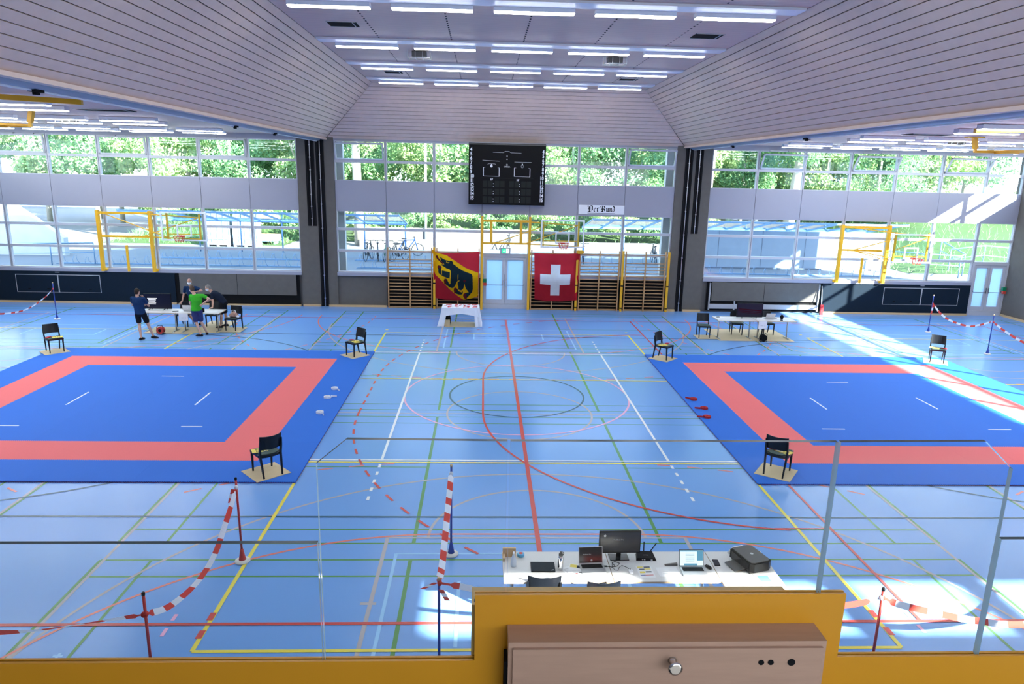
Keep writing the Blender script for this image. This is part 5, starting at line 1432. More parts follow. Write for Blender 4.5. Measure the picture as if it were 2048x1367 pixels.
for x, lab in ((-11.55, 'white notice taped to the front edge of the left table'), (9.32, 'white notice taped to the front edge of the right table')):
    t = thing('paper_notice', lab, 'notice', (x, 6.86 if x < 0 else 6.82, .735), 0, 'white notices on the table fronts')
    MB().hexa([(-.16, -.012, -.28), (.16, -.012, -.26), (.16, -.010, -.26), (-.16, -.010, -.28), (-.16, -.004, 0), (.16, -.004, 0), (.16, -.002, 0), (-.16, -.002, 0)]).build('sheet', X['paper'], t)
    MB().box(-.08, .03, -.0125, -.0115, -.17, -.155).box(.07, .08, -.0125, -.0115, -.19, -.12).build('dark_print', X['grey_paint'], t)
# cable reel on the floor
def reel(x, y, m_, label, z=.012):
    t = thing('cable_reel', label, 'cable reel', (x, y, z))
    f = MB(); f.tube([(-.12, -.08, .01), (.12, -.08, .01)], .01); f.tube([(-.12, .08, .01), (.12, .08, .01)], .01); f.tube([(-.11, -.08, .01), (-.11, -.06, .27), (-.06, 0, .32), (.06, 0, .32), (.11, -.06, .27), (.11, -.08, .01)], .01); f.tube([(-.11, .08, .01), (-.11, 0, .16)], .01); f.tube([(.11, .08, .01), (.11, 0, .16)], .01)
    f.build('stand', X['plastic_black'], t)
    d = MB(); d.lathe([(.125, -.08), (.125, -.07), (.09, -.065), (.09, .065), (.125, .07), (.125, .08)], (0, 0, .145), 22, 0, 'y'); d.build('drum', X[m_], t)
    c = MB(); c.lathe([(.055, -.085), (.055, -.08)], (0, 0, .145), 16, 0, 'y'); c.build('socket_plate', X['plastic_black'], t)
reel(-12.32, 6.72, 'reel_red', 'red cable reel standing under the left tables', .0)
reel(9.35, 6.72, 'plastic_black', 'black cable reel standing in front of the right tables', .0)
m = MB(); m.bar((9.40, 7.02, .012), (9.40, 7.0, .70), .035); tag(m.build('black_pole', X['plastic_black']), 'short black pole upright under the right tables', 'pole')
m = MB(); m.tube([(12.1, 10.9, .01), (12.45, 11.9, .9), (12.6, 12.25, 1.2)], .02, 8)
t = thing('broom', 'red and white broom leaning on the right wall beside the store front', 'broom', (14.02, 12.15, 0))
MB().tube([(-.02, -.1, .3), (.0, .12, 1.25)], .016, 8).build('stick', X['white_paint'], t); MB().box(-.07, .05, -.16, -.06, 0, .45).build('red_head', X['red_cloth'], t)
# cardboard stacks and medal table
t = thing('medal_table', 'white clothed table with red medals below the bear flag', 'table', (-1.79, 8.95, 0))
MB().box(-.70, .70, -.36, .36, .72, .745).build('tabletop', X['table_white'], t)
for x in (-.58, .58):
    l = MB(); l.bar((x, -.25, 0.03), (x, -.25, .72), .035); l.bar((x, .25, .03), (x, .25, .72), .035); l.bar((x, -.3, .05), (x, .3, .05), .03)
    l.build('leg', X['metal'], t)
MB().bar((-.58, 0, .22), (.58, 0, .22), .03).build('cross_bar', X['metal'], t)
m = MB(); N = 24
def drape(P0, P1, L, flare, wob):
    P0, P1 = Vector(P0), Vector(P1); d = (P1 - P0); n_ = Vector((d.y, -d.x, 0)).normalized()
    rows = 8; b = len(m.v)
    for j in range(rows + 1):
        for i in range(N + 1):
            s = i / N; v = j / rows
            p = P0.lerp(P1, s) + n_ * (flare * v ** 1.3 + wob * v * math.sin(s * 22)) + Vector((0, 0, -(L(s) if callable(L) else L) * v))
            m.v.append(tuple(p))
    for j in range(rows):
        for i in range(N):
            k = b + j * (N + 1) + i; m.f.append([k, k + 1, k + N + 2, k + N + 1]); m.m.append(0); m.sm.append(True)
m.quad((-.72, -.38, .748), (.72, -.38, .748), (.72, .38, .748), (-.72, .38, .748))
drape((-.72, -.38, .748), (.72, -.38, .748), lambda s: .26 + .10 * abs(2 * s - 1) ** 3 + .02 * math.sin(9 * s), .02, .008)
drape((-.72, .38, .748), (-.72, -.38, .748), .735, .16, .02)
drape((.72, -.38, .748), (.72, .38, .748), .735, .10, .02)
for s in (-1, 1):
    bb = len(m.v)
    for j in range(9):
        v = j / 8
        for i in range(7):
            u = i / 6; xt = s * (.72 - .20 * u); xb = s * ((.90 if s < 0 else .82) - .26 * u)
            m.v.append((xt + (xb - xt) * v ** 1.4, -.385 - .03 * v - .02 * v * math.sin(u * 9), .748 - .735 * v))
    for j in range(8):
        for i in range(6):
            k = bb + j * 7 + i; m.f.append([k, k + 1, k + 8, k + 7]); m.m.append(0); m.sm.append(True)
o = m.build('tablecloth', X['white_cloth'], None, (-1.79, 8.95, 0)); tag(o, 'white tablecloth hanging to the floor at both ends of the medal table', 'tablecloth')
random.seed(5)
for g, x0 in enumerate((-.58, -.22, .12, .44)):
    for k in range(10):
        px, py = x0 + random.uniform(0, .2), random.uniform(-.3, .3)
        me_ = MB(); a = random.uniform(0, 3)
        me_.lathe([(.038, 0), (.038, .006)], (0, 0, 0), 10)
        me_.bar((0, 0, .003), (.08 * math.cos(a), .08 * math.sin(a), .003), .045, .004); me_.bar((.08 * math.cos(a), .08 * math.sin(a), .003), (.03, -.05 * math.sin(a) + .05, .003), .045, .004)
        tag(me_.build('medal', X['medal_red'], None, (-1.79 + px, 8.95 + py, .749 + .0003 * k)), 'red ribbon medal in the %s heap from the left on the white table' % ORD[g], 'medal', 'red medals in the %s heap on the white table' % ORD[g])
sheet_(-1.77, 8.98, 0, 1.25, 1.0, 'cardboard sheet under the medal table')
t = thing('cardboard_box', 'small brown box and dark bag under the left end of the medal table', 'box', (-2.32, 8.72, .012)); MB().box(-.1, .12, -.1, .12, 0, .24).build('box', X['cardboard'], t); MB().ball((0, .02, .33), .09, .09, .11).ball((.1, .05, .22), .05, .06, .2).build('dark_bag', X['plastic_black'], t)

# ================================================================== PEOPLE
def hand(m, wrist, d, nrm, curl=.5, side=1, L=.085):
    """palm plus five fingers; d = finger direction, nrm = palm side"""
    wrist = Vector(wrist); d = Vector(d).normalized(); nrm = Vector(nrm); nrm = (nrm - d * nrm.dot(d)).normalized(); x = d.cross(nrm) * side
    m.loft([(wrist, x * .026, nrm * .018), (wrist + d * .03, x * .036, nrm * .017), (wrist + d * L, x * .042, nrm * .014), (wrist + d * (L + .008), x * .038, nrm * .010)], 0, 12)
    for k, (o, l) in enumerate(((-.031, .066), (-.010, .078), (.011, .072), (.031, .055))):
        b0 = wrist + d * (L - .005) + x * o
        b1 = b0 + (d * math.cos(curl * .6) + nrm * math.sin(curl * .6)) * l * .5
        b2 = b1 + (d * math.cos(curl * 1.6) + nrm * math.sin(curl * 1.6)) * l * .5
        m.cap(b0, b1, .0095, .009, 0, 8); m.cap(b1, b2, .009, .0075, 0, 8)
    t0 = wrist + d * .025 - x * .03; t1 = t0 + (d * .6 - x * .75 + nrm * .3).normalized() * .04; t2 = t1 + (d * .9 - x * .2 + nrm * .35).normalized() * .034
    m.cap(t0, t1, .012, .010, 0, 8); m.cap(t1, t2, .010, .008, 0, 8)
def person(label, loc, J, skin, shirt, shorts, hair, hat, fw, headfw, tilt=0.0, mask=False, hands=None, rz=0):
    t = thing('person', label, 'person', loc, rz)
    V = {k: Vector(v) for k, v in J.items()}
    fw = Vector(fw).normalized(); hf = Vector(headfw).normalized(); up = Vector((0, 0, 1))
    b = MB()
    lat = (V['sr'] - V['sl']).normalized(); latp = (V['hr'] - V['hl']).normalized()
    def torso(m, e, z0=True):
        sp = (V['neck'] - V['pelvis']).normalized(); dp = latp.cross(sp).normalized(); dc = lat.cross(sp).normalized()
        P, W_, C, N_ = V['pelvis'], V['waist'], V['chest'], V['neck']
        R = [(P - sp * .09, latp * (.13 + e), dp * (.085 + e)), (P, latp * (.165 + e), dp * (.11 + e)), (W_, (latp + lat) / 2 * (.145 + e * 1.2), dp * (.10 + e)), (C, lat * (.175 + e), dc * (.115 + e)), (C.lerp(N_, .6), lat * (.165 + e), dc * (.09 + e)), (N_ - sp * .01, lat * (.075 + e), dc * (.065 + e * .8))]
        if not z0: R = [(P - sp * .05, latp * (.17 + e), dp * (.115 + e))] + R[1:]
        m.loft(R, 0, 18)
        for s in ('l', 'r'): m.cap(C.lerp(N_, .62), V['s' + s] - (V['s' + s] - N_) * .06, .072 + e, .050 + e * .9)
    torso(b, 0)
    for s in ('l', 'r'):
        b.cap(V['h' + s], V['k' + s], .082, .052); b.cap(V['k' + s], V['a' + s], .050, .034)
        kd = V['a' + s] - V['k' + s]; b.cap(V['k' + s] + kd * .2 - fw * .012, V['k' + s] + kd * .45 - fw * .012, .052, .042)
        b.cap(V['a' + s], V['a' + s] + (V['t' + s] - V['a' + s]) * .7 + Vector((0, 0, -.04)), .036, .030)
        b.cap(V['s' + s], V['e' + s], .050, .036); b.cap(V['e' + s], V['w' + s], .038, .025)
        hd = (hands or {}).get(s)
        if hd: hand(b, V['w' + s], hd[0], hd[1], hd[2], hd[3])
        else: hand(b, V['w' + s], V['w' + s] - V['e' + s], fw, .5, 1 if s == 'r' else -1)
    H = V['head']; hx = hf.cross(up).normalized(); hu = hx.cross(hf).normalized()
    b.cap(V['neck'] - up * .02, H - hu * .06 - hf * .015, .058, .052)
    rot = Matrix((hx, hf, hu)).transposed()
    b.ball(H + hu * .015, .074, .093, .105, 0, 18, 12, rot); b.ball(H - hu * .05 + hf * .02, .058, .070, .072, 0, 16, 10, rot)
    b.cap(H + hf * .088 + hu * .012, H + hf * .108 - hu * .022, .010, .015)
    for s in (-1, 1): b.ball(H + hx * (.077 * s) - hf * .005 - hu * .01, .012, .022, .033, 0, 10, 7, rot)
    smooth_mesh(b, 'body', X[skin], .0085, t, 3)
    f = MB()
    for s in (-1, 1): f.ball(H + hx * (.031 * s) + hf * .083 + hu * .02, .010, .006, .006, 0, 10, 6, rot)
    f.build('eye', X['eye_dark'], t)
    if not mask:
        f = MB(); f.ball(H + hf * .088 - hu * .058, .024, .008, .008, 0, 10, 6, rot); f.build('mouth', X['lip'], t)
    if mask:
        f = MB(); f.ball(H + hf * .034 - hu * .046, .066, .077, .058, 0, 18, 10, rot); mo = smooth_mesh(f, 'face_mask', X['mask_white'], .008, t, 2)
        l = MB()
        for s in (-1, 1): l.tube([H + hx * (.055 * s) + hf * .06 - hu * .02, H + hx * (.08 * s) - hf * .01 + hu * .0], .003, 6)
        l.build('ear_loop', X['white_cloth'], mo)
    if hair:
        h = MB(); h.ball(H + hu * .03 - hf * .016, .083, .092, .100, 0, 18, 12, rot)
        h.ball(H - hu * .03 - hf * .045, .070, .058, .06, 0, 14, 9, rot)
        for v in range(len(h.v)):
            q = Vector(h.v[v]) - H; a, c = q.dot(hf), q.dot(hu)
            if a > .045 and c < .075: q -= hf * (a - .045)
            h.v[v] = tuple(H + q)
        smooth_mesh(h, 'hair', X[hair], .008, t, 2)
    s_ = MB(); torso(s_, .020, False)
    for s in ('l', 'r'):
        d = V['e' + s] - V['s' + s]; s_.cap(V['s' + s] - d * .05, V['s' + s] + d * .50, .068, .060)
    smooth_mesh(s_, 'shirt', X[shirt], .012, t, 4)
    p = MB(); sp = (V['waist'] - V['pelvis']).normalized(); dp = latp.cross(sp).normalized()
    p.loft([(V['pelvis'] - sp * .12, latp * .15, dp * .11), (V['pelvis'], latp * .182, dp * .128), (V['pelvis'] + sp * .08, latp * .168, dp * .118)], 0, 18)
    for s in ('l', 'r'):
        d = V['k' + s] - V['h' + s]; p.cap(V['h' + s], V['h' + s] + d * hat, .100, .088)
    smooth_mesh(p, 'shorts', X[shorts], .012, t, 4)
    for s in ('l', 'r'):
        a = V['a' + s]; d = (V['t' + s] - a); d.z = 0; L = d.length; d.normalize(); x = d.cross(up)
        base = Vector((a.x, a.y, a.z - .08))
        k = MB()
        k.loft([(base - d * .075 + up * .035, x * .028, up * .030), (base - d * .04 + up * .045, x * .038, up * .045), (base + d * .03 + up * .05, x * .043, up * .050), (base + d * .09 + up * .035, x * .047, up * .035), (base + d * .15 + up * .026, x * .042, up * .026), (base + d * .185 + up * .02, x * .020, up * .016)], 0, 14)
        k.build('shoe', X['shoe_black'], t)
    return t
person('person in a navy shirt and black shorts standing with folded arms before the left screen', (-12.5, 5.95, .0),
       dict(pelvis=(-.10, 0, .93), waist=(-.12, 0, 1.07), chest=(-.14, 0, 1.27), neck=(-.145, 0, 1.46), sl=(-.335, .02, 1.40), sr=(.05, .02, 1.385), hl=(-.19, 0, .88), hr=(.0, 0, .88), kl=(-.17, .0, .49), kr=(.10, .06, .49), al=(-.09, -.14, .085), ar=(.20, .13, .085), tl=(-.04, .04, .0), tr=(.38, .11, .0),
            el=(-.40, .15, 1.15), wl=(-.14, .26, 1.14), er=(.13, .16, 1.13), wr=(-.03, .17, 1.40), head=(-.15, .035, 1.63)), 'skin', 'shirt_navy', 'shorts_black', 'hair_dark', .66, (.15, 1, 0), (.25, 1, -.12),
       hands={'l': ((.9, .1, .05), (0, -1, 0), .5, -1), 'r': ((-.35, -.1, .8), (0, -1, .2), 1.0, 1)})
person('person in a bright green shirt and blue shorts leaning with a hand on the hip', (-10.82, 6.55, .0),
       dict(pelvis=(-.13, 0, .95), waist=(-.12, 0, 1.08), chest=(-.09, .0, 1.28), neck=(-.15, .0, 1.48), sl=(-.29, .02, 1.40), sr=(.14, .02, 1.42), hl=(-.21, -.02, .90), hr=(-.03, .02, .90), kl=(-.15, -.05, .49), kr=(-.02, .06, .49), al=(.0, -.12, .085), ar=(.11, .15, .085), tl=(-.18, -.10, 0), tr=(.06, .33, 0),
            el=(-.34, .04, 1.15), wl=(-.40, .26, 1.03), er=(.36, -.05, 1.33), wr=(.12, -.10, 1.14), head=(-.25, .04, 1.66)), 'skin', 'shirt_green', 'shorts_blue', 'hair_brown', .80, (-.45, 1, 0), (-.8, .75, -.05), mask=True,
       hands={'l': ((-.2, .5, -.7), (1, 0, 0), .6, -1), 'r': ((-.6, .2, -.5), (.2, 1, 0), .5, 1)})
person('person in a dark shirt bending over the right end of the left table', (-10.6, 7.93, .018),
       dict(pelvis=(.09, .02, .92), waist=(.02, .01, 1.05), chest=(-.13, .0, 1.20), neck=(-.29, .0, 1.33), sl=(-.22, -.19, 1.25), sr=(-.22, .19, 1.25), hl=(.08, -.09, .88), hr=(.08, .10, .88), kl=(.04, -.13, .48), kr=(.10, .12, .48), al=(.0, -.17, .085), ar=(.10, .14, .085), tl=(-.2, -.18, 0), tr=(-.1, .12, 0),
            el=(-.20, -.24, .98), wl=(-.20, -.30, .80), er=(-.36, .17, 1.02), wr=(-.47, .02, .96), head=(-.41, -.02, 1.46)), 'skin', 'shirt_dark', 'shorts_black', 'hair_grey', .78, (-1, 0, 0), (-.95, -.25, -.35), mask=True,
       hands={'l': ((-.35, -.4, -.12), (0, 0, -1), .15, -1), 'r': ((-.7, -.5, -.1), (0, 0, -1), .7, 1)})
person('bald person with a face mask in a navy shirt behind the left table', (-11.72, 8.28, .0),
       dict(pelvis=(.0, .05, .93), waist=(-.02, .04, 1.07), chest=(-.05, .02, 1.28), neck=(-.07, .0, 1.47), sr=(-.27, .0, 1.40), sl=(.15, .0, 1.41), hr=(-.09, .05, .88), hl=(.10, .05, .88), kr=(-.22, -.14, .50), kl=(.12, -.02, .49), ar=(.12, -.22, .11), al=(.16, .10, .09), tr=(.26, -.36, 0), tl=(.16, -.1, 0),
            er=(-.36, .03, 1.13), wr=(-.37, -.12, .93), el=(.36, -.08, 1.33), wl=(.17, -.22, 1.30), head=(-.08, -.035, 1.65)), 'skin_dark', 'shirt_navy', 'shorts_black', None, .75, (.1, -1, 0), (.15, -1, -.15), mask=True,
       hands={'r': ((-.15, -.5, -.35), (0, 0, -1), .8, 1), 'l': ((-.6, -.2, .15), (0, 1, 0), .8, -1)})
# ================================================================== OUTDOORS
GZ = 1.2
g = MB(); g.box(-140, 140, 14.6, 160, GZ - .3, GZ); g.box(-24, 24, 12.86, 14.6, -.1, 0); g.box(-24, 24, 14.4, 14.6, 0, GZ - .3)
struct(g.build('ground', X['asphalt']))
# grass bank
def bank(pts, label, h, seed):
    m = MB(); n = 26
    (x0, x1, y0, y1) = pts; random.seed(seed)
    for j in range(n + 1):
        for i in range(n + 1):
            u, v = i / n, j / n
            z = h * min(1, v * 1.6) * min(1, u * 5, (1 - u) * 5) + random.uniform(-.05, .05) * (0 if v == 0 else 1)
            m.v.append((x0 + (x1 - x0) * u, y0 + (y1 - y0) * v, GZ + .01 + z))
    for j in range(n):
        for i in range(n):
            k = j * (n + 1) + i; m.f.append([k, k + 1, k + n + 2, k + n + 1]); m.m.append(0); m.sm.append(True)
    for k in range(3200):
        u, v = random.random(), random.random(); z = h * min(1, v * 1.6) * min(1, u * 5, (1 - u) * 5); x, y = x0 + (x1 - x0) * u, y0 + (y1 - y0) * v; g_ = random.uniform(.15, .5)
        dx, ln_ = random.uniform(-.2, .2), random.uniform(-.25, .25)
        m.add([(x - .016, y, GZ + z), (x + .016, y, GZ + z), (x + ln_ + .006, y + dx, GZ + z + g_), (x + ln_ - .006, y + dx, GZ + z + g_)], [(0, 1, 2, 3)], 1 + k % 2)
    o = m.build('grass_bank', [X['grass'], X['leaf_b'], X['leaf_a']]); tag(o, label, 'grass', None, 'stuff')
bank((-24, -13, 25.5, 42), 'grassy bank outside the left windows', 1.6, 1)
bank((21, 48, 17.5, 40), 'long grass slope outside the windows beside the right door', 3.0, 2)
bank((-13, 24, 29, 60), 'green slope under the trees outside the middle windows', 2.2, 3)
# planter walls
w_ = MB(); w_.box(-8.5, 14, 25.7, 26.0, GZ, GZ + .5); w_.box(-8.5, 2, 27.6, 27.9, GZ + .2, GZ + 1.05)
for x in range(-8, 14, 2): w_.box(x - .012, x + .012, 25.69, 25.7, GZ, GZ + .5, 1)
tag(w_.build('planter_wall', [X['concrete_out'], X['frame_dark']]), 'low pale concrete wall outside the middle windows', 'wall')
w_ = MB(); w_.prism([(-36, GZ), (-22.3, GZ), (-22.3, GZ + .9), (-25.3, GZ + 3.0), (-36, GZ + 3.1)], 19.0, 19.4, 0, 'xz')
tag(w_.build('ramp_wall', X['concrete_light']), 'sloping pale concrete wall outside the left end windows', 'wall')
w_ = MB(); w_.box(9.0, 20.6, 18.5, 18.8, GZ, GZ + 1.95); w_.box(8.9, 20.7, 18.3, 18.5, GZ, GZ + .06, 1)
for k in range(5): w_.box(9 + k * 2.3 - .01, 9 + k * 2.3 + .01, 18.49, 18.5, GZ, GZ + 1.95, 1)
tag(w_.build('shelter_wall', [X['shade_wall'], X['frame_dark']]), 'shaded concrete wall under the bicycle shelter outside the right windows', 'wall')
for x, lab in ((-7.15, 'pale outside column at the left edge of the middle windows'), (7.15, 'bluish outside column at the right edge of the middle windows')):
    c = MB(); c.box(x - .16, x + .16, 13.3, 13.6, 0, 7.4); tag(c.build('facade_column', X['concrete_light']), lab, 'column', 'outside columns of the hall')
# bicycle shelters
def shelter(x0, x1, label, bays):
    t = thing('bicycle_shelter', label, 'shelter', ((x0 + x1) / 2, 20, GZ), 0, 'glass roofed bicycle shelters outside')
    a = (x1 - x0) / 2; zf, zb = 3.65 - GZ, 2.95 - GZ
    yf, yb = -2, 2
    MB().hexa([(-a, yf, zf), (a, yf, zf), (a, yb, zb), (-a, yb, zb), (-a, yf, zf + .015), (a, yf, zf + .015), (a, yb, zb + .015), (-a, yb, zb + .015)]).build('glass_roof', X['roof_glass'], t)
    b = MB(); b.bar((-a, yf, zf - .06), (a, yf, zf - .06), .07, .09); b.bar((-a, yb, zb - .05), (a, yb, zb - .05), .08, .1)
    for k in range(bays * 2 + 1):
        x = -a + 2 * a * k / (bays * 2); b.bar((x, yf, zf - .02), (x + .0, yb, zb - .02), .04, .06)
    b.build('roof_beam', X['rail_blue'], t)
    for k in range(bays + 1):
        x = -a + .1 + (2 * a - .2) * k / bays
        MB().tube([(x, yb, 0), (x, yb, zb - .05)], .04, 8).build('post', X['rail_blue'], t)
shelter(-19, -5.2, 'bicycle shelter with a glass roof outside the left and middle windows', 6)
shelter(4.6, 21, 'bicycle shelter with a glass roof outside the right windows', 7)
def rack(x0, x1, y, label):
    t = thing('bicycle_rack', label, 'bicycle rack', ((x0 + x1) / 2, y, GZ), 0, 'rows of wire bicycle racks outside')
    a = (x1 - x0) / 2
    b = MB(); b.bar((-a, 0, .02), (a, 0, .02), .05, .03); b.bar((-a, .3, .02), (a, .3, .02), .05, .03); b.build('base_rail', X['rail_blue'], t)
    n = int(2 * a / .55)
    for k in range(n):
        x = -a + .3 + k * .55; h = MB(); hh = .42 if k % 2 else .32
        h.tube([(x - .05, 0, .03), (x - .1, .05, hh * .55), (x - .03, .1, hh), (x + .04, .12, hh * .95), (x + .03, .15, hh * .5), (x + .08, .25, .03)], .009, 5)
        h.build('wire_loop', X['rail_blue'], t)
for x0, x1, y, lab in ((-21, -8.8, 15.9, 'row of bicycle racks just outside the left windows'), (-17.5, -9.3, 18.6, 'second row of bicycle racks outside the left windows, under the shelter'), (-7, 7, 15.9, 'row of bicycle racks just outside the middle windows'), (-7.6, -1.5, 18.9, 'second row of bicycle racks outside the middle windows, on the left'), (3.4, 9, 19.4, 'second row of bicycle racks outside the middle windows, on the right'), (9.3, 20, 15.9, 'row of bicycle racks just outside the right windows')): rack(x0, x1, y, lab)
def bike(x, y, a, m_, label, dz=0):
    t = thing('bicycle', label, 'bicycle', (x, y, GZ + dz), math.radians(a), 'bicycles parked outside')
    for wx in (-.52, .52):
        w = MB(); w.tube([(wx + .33 * math.cos(k * PI / 12), 0, .345 + .33 * math.sin(k * PI / 12)) for k in range(25)], .018, 6); 
        for k in range(6): w.bar((wx - .32 * math.cos(k * PI / 6), 0, .345 - .32 * math.sin(k * PI / 6)), (wx + .32 * math.cos(k * PI / 6), 0, .345 + .32 * math.sin(k * PI / 6)), .005)
        w.build('wheel', X['bike_black'], t)
    f = MB(); pts = dict(bb=(-.08, 0, .3), st=(-.22, 0, .85), hd=(.36, 0, .88), fr=(.52, 0, .345), re=(-.52, 0, .345), hb=(.33, 0, .98))
    for a_, b_ in (('bb', 'st'), ('bb', 'hd'), ('st', 'hd'), ('st', 're'), ('bb', 're'), ('hd', 'fr'), ('hd', 'hb')): f.tube([pts[a_], pts[b_]], .022, 8)
    f.build('frame', X[m_], t)
    h = MB(); h.tube([(.25, -.3, 1.0), (.36, -.2, 1.02), (.33, 0, .99), (.36, .2, 1.02), (.25, .3, 1.0)], .014, 6); h.build('handlebar', X['bike_black'], t)
    s = MB(); s.loft([((-.36, 0, .93), (0, .07, 0), (0, 0, .025)), ((-.2, 0, .935), (0, .05, 0), (0, 0, .02)), ((-.09, 0, .93), (0, .02, 0), (0, 0, .015))], 0, 10); s.tube([(-.22, 0, .85), (-.235, 0, .93)], .014, 6); s.build('saddle', X['bike_black'], t)
    c = MB(); c.lathe([(.09, -.005), (.09, .005)], (-.08, -.04, .3), 14, 0, 'y'); c.bar((-.08, -.06, .3), (.06, -.06, .2), .02); c.bar((-.08, .06, .3), (-.22, .06, .4), .02); c.build('crank', X['bike_black'], t)
bike(-6.9, 19.1, 80, 'bike_black', 'dark bicycle parked leftmost outside the middle windows')
bike(-6.45, 19.2, 100, 'bike_black', 'dark bicycle second from the left outside the middle windows')
bike(-5.95, 19.0, 84, 'green_plastic', 'green framed bicycle outside the middle windows')
bike(-5.35, 19.2, 55, 'bike_black', 'dark bicycle parked slanting outside the middle windows')
bike(-5.1, 21.5, 3, 'bike_blue', 'bright blue bicycle seen side on outside the middle windows')
bike(4.4, 19.6, 85, 'bike_blue', 'bicycle outside the middle windows beside the white cross flag')
bike(8.3, 20.0, 88, 'bike_black', 'dark bicycle outside the right end of the middle windows')
bike(.6, 25.2, 80, 'bike_black', 'bicycle far outside above the middle double door')
# crates and pallet
for x, lab in ((-16.55, 'white crate container on a pallet outside, the left one'), (-14.95, 'white crate container on a pallet outside, the right one')):
    t = thing('crate_container', lab, 'container', (x, 24.9, GZ), 0, 'white crate containers outside the left windows')
    MB().box(-.68, .68, -.45, .45, .14, 1.62).build('box', X['crate_white'], t)
    f = MB()
    for a in (-.68, -.34, 0, .34, .68): f.bar((a, -.47, .14), (a, -.47, 1.64), .03)
    for z in (.14, .45, 1.64): f.bar((-.69, -.47, z), (.69, -.47, z), .03)
    f.build('steel_frame', X['rail_blue'], t)
    p = MB(); p.box(-.7, .7, -.48, .48, .1, .14)
    for a in (-.6, 0, .6): p.box(a - .07, a + .07, -.48, .48, 0, .1)
    p.build('pallet', X['crate_white'], t)
t = thing('board_stack', 'stack of pale boards on a trolley outside the left windows', 'stack', (-14.1, 26.2, GZ)); MB().box(-.62, .62, -.4, .4, .3, .62).build('boards', X['wood_light'], t); MB().box(-.6, .6, -.38, .38, .22, .3).box(-.5, -.4, -.3, .3, 0, .22).box(.4, .5, -.3, .3, 0, .22).build('trolley', X['rail_blue'], t)
# railings
def railing(pts, label, h=1.0):
    t = thing('railing', label, 'railing', (pts[0][0], pts[0][1], GZ), 0, 'blue grey tube railings outside')
    q = [(x - pts[0][0], y - pts[0][1], z) for x, y, z in pts]
    r = MB(); r.tube([(x, y, z + h) for x, y, z in q], .03, 8); r.tube([(x, y, z + h * .55) for x, y, z in q], .02, 8); r.build('rail', X['rail_blue'], t)
    for x, y, z in q: MB().tube([(x, y, z), (x, y, z + h)], .03, 8).build('baluster', X['rail_blue'], t)
railing([(20.0, 17.8, 0), (21.3, 16.5, 0), (22.6, 15.9, 0), (23.4, 16.8, 0), (23.2, 18.5, .5)], 'tube railing outside the windows left of the right door', 1.1)
railing([(22.9, 17.2, .2), (24.8, 17.4, .4), (27.5, 17.0, .2)], 'tube railing outside above the right door', 1.1)
railing([(-22.4, 15.0, 0), (-20.9, 15.4, 0), (-19.2, 15.9, 0)], 'tube railing outside the left end windows', 1.0)
p_ = MB(); p_.tube([(-4.6, 27.5, GZ), (-4.6, 27.5, GZ + 9)], .07, 10); tag(p_.build('lamp_pole', X['white_paint']), 'white lamp pole outside left of the scoreboard', 'pole')
b_ = MB(); b_.box(-62, -26, 60, 66, GZ, GZ + 6.5); tag(b_.build('far_building', X['white_paint']), 'pale building far beyond the left windows', 'building')
d_ = MB(); d_.box(24, 40, 54, 62, GZ, GZ + 11)
for k in range(5): d_.box(25 + k * 3, 26.5 + k * 3, 53.9, 54, GZ + 4, GZ + 8, 1)
tag(d_.build('dark_building', [X['frame_dark'], X['rail_blue']]), 'dark building between the trees beyond the right windows', 'building')

# foliage
def leaf_mesh(name, n, rx, ry, rz, size, seed, mats, clumps=26, hollow=.55):
    random.seed(seed); m = MB()
    cl = []
    for k in range(clumps):
        while True:
            p = Vector((random.uniform(-1, 1), random.uniform(-1, 1), random.uniform(-1, 1)))
            if hollow < p.length < 1: break
        cl.append((p, random.uniform(.22, .40)))
    for k in range(n):
        c, r = random.choice(cl)
        d = Vector((random.gauss(0, 1), random.gauss(0, 1), random.gauss(0, 1))).normalized() * r * random.uniform(.55, 1)
        p = c + d; p = Vector((p.x * rx, p.y * ry, p.z * rz))
        nrm = (d * .8 + Vector((random.uniform(-1, 1), random.uniform(-1, 1), random.uniform(-.2, 1))) * .6).normalized()
        a = nrm.cross(Vector((random.uniform(-1, 1), random.uniform(-1, 1), random.uniform(-1, 1)))).normalized(); b = nrm.cross(a)
        s = size * random.uniform(.6, 1.3)
        m.add([p - a * s, p - b * s * .55, p + a * s, p + b * s * .55], [(0, 1, 2, 3)], random.randrange(len(mats)))
    return m.mesh(name, [X[q] for q in mats])
CR = [leaf_mesh('crown', 10500, 3.3, 2.6, 2.9, .115, 11 + k, ms) for k, ms in enumerate((('leaf_a', 'leaf_b'), ('leaf_a', 'leaf_c'), ('leaf_b', 'leaf_b', 'leaf_a'), ('leaf_c', 'leaf_a')))]
BU = [leaf_mesh('leaves', 2600, 1.9, 1.0, .75, .10, 31 + k, ms, 18, .2) for k, ms in enumerate((('leaf_a', 'leaf_c'), ('leaf_b', 'leaf_a')))]
def tree(x, y, zc, k, label, s=1.0, tr=.16, lean=0, base=GZ, bark='bark'):
    t = thing('leafy_tree', label, 'tree', (x, y, base), 0, 'trees outside the windows')
    o = bpy.data.objects.new('crown', CR[k % 4]); COL.objects.link(o); o.parent = t; o.location = (0, 0, zc - base); o.scale = (s, s, s); o.rotation_euler = (0, 0, k * 1.7)
    b = MB(); b.tube([(0, 0, 0), (lean * .4, 0, (zc - base) * .5), (lean, 0, zc - base + 1.5)], tr, 10, 0, tr * .5)
    for a in (.6, 2.4, 4.3): b.tube([(lean * .6, 0, (zc - base) * .65), (lean + 1.6 * math.cos(a) * s, 1.2 * math.sin(a) * s, zc - base + .8)], tr * .4, 6, 0, tr * .15)
    b.build('trunk', X[bark], t)
TP = []
random.seed(77)
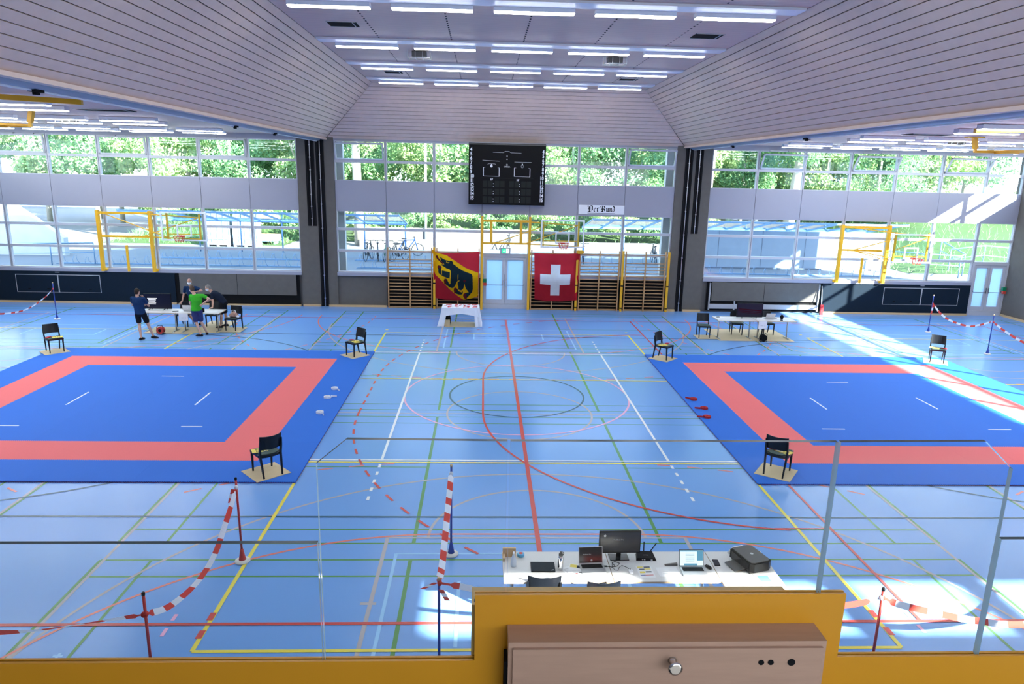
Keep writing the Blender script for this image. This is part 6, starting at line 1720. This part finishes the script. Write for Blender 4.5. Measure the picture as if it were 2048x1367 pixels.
rows = [(31, 6.2, 13), (37, 8.2, 13), (44, 10.5, 13)]
for ri, (y, zc, n) in enumerate(rows):
    for i in range(n):
        x = (-1 + 2 * i / (n - 1)) * (27 + ri * 7) + random.uniform(-1, 1)
        if ri == 0 and x < -9: zz = zc + 1.2
        else: zz = zc
        TP.append((x, y + random.uniform(-1.5, 1.5), zz + random.uniform(-.4, .6), ri, i))
for x, y, z, ri, i in TP:
    zone = 'left' if x < -9 else ('middle' if x < 9 else 'right')
    side = ORD[[q[4] for q in TP if q[3] == ri and ('left' if q[0] < -9 else ('middle' if q[0] < 9 else 'right')) == zone].index(i)]
    tree(x, y, z, ri * 5 + i * 3, 'leafy tree outside the %s windows, %s from the left in the %s row' % (zone, side, ('front', 'second', 'rear')[ri]), (1.0, 1.25, 1.5)[ri], (.16, .2, .25)[ri])
tree(18.6, 27.5, 9.5, 2, 'thick pale trunk outside the right windows with its crown above', .9, .42, .8)
tree(13.0, 27.0, 9.8, 0, 'pale bare trunk outside the left part of the right windows', .9, .30, .5)
tree(-8.6, 26.5, 10.2, 1, 'pale trunk seen in the tilted window at the left of the middle wall', .9, .34, -.2)
def bush(x, y, z, k, label, sx=1.0, sz=1.0):
    o = bpy.data.objects.new('shrub', BU[k % 2]); COL.objects.link(o); o.location = (x, y, z); o.scale = (sx, 1, sz); o.rotation_euler = (0, 0, (k % 3) * PI)
    tag(o, label, 'shrub', 'shrubs outside the windows')
for i in range(9): bush(-8.5 + i * 2.7, 29.1 + .3 * (i % 2), GZ + 1.35, i, 'green shrub above the low concrete wall, %s from the left' % ORD[i], .9, 1.0)
for i in range(5): bush(-22.5 + i * 2.5, 30.5 + (i % 2), GZ + 2.2, i, 'green shrub on the bank outside the left windows, %s from the left' % ORD[i], .9, 1.1)
for i in range(6): bush(20.5 + i * 2.8, 27.5 + (i % 2) * 1.5, GZ + 3.2, i + 1, 'green shrub on the slope outside the right door windows, %s from the left' % ORD[i], .95, 1.0)
for i in range(6): bush(-15.5 + i * 2.6, 27.3, GZ + 1.6, i, 'green shrub behind the bicycle shelter, %s from the left' % ORD[i], .9, .9) if i < 3 else None
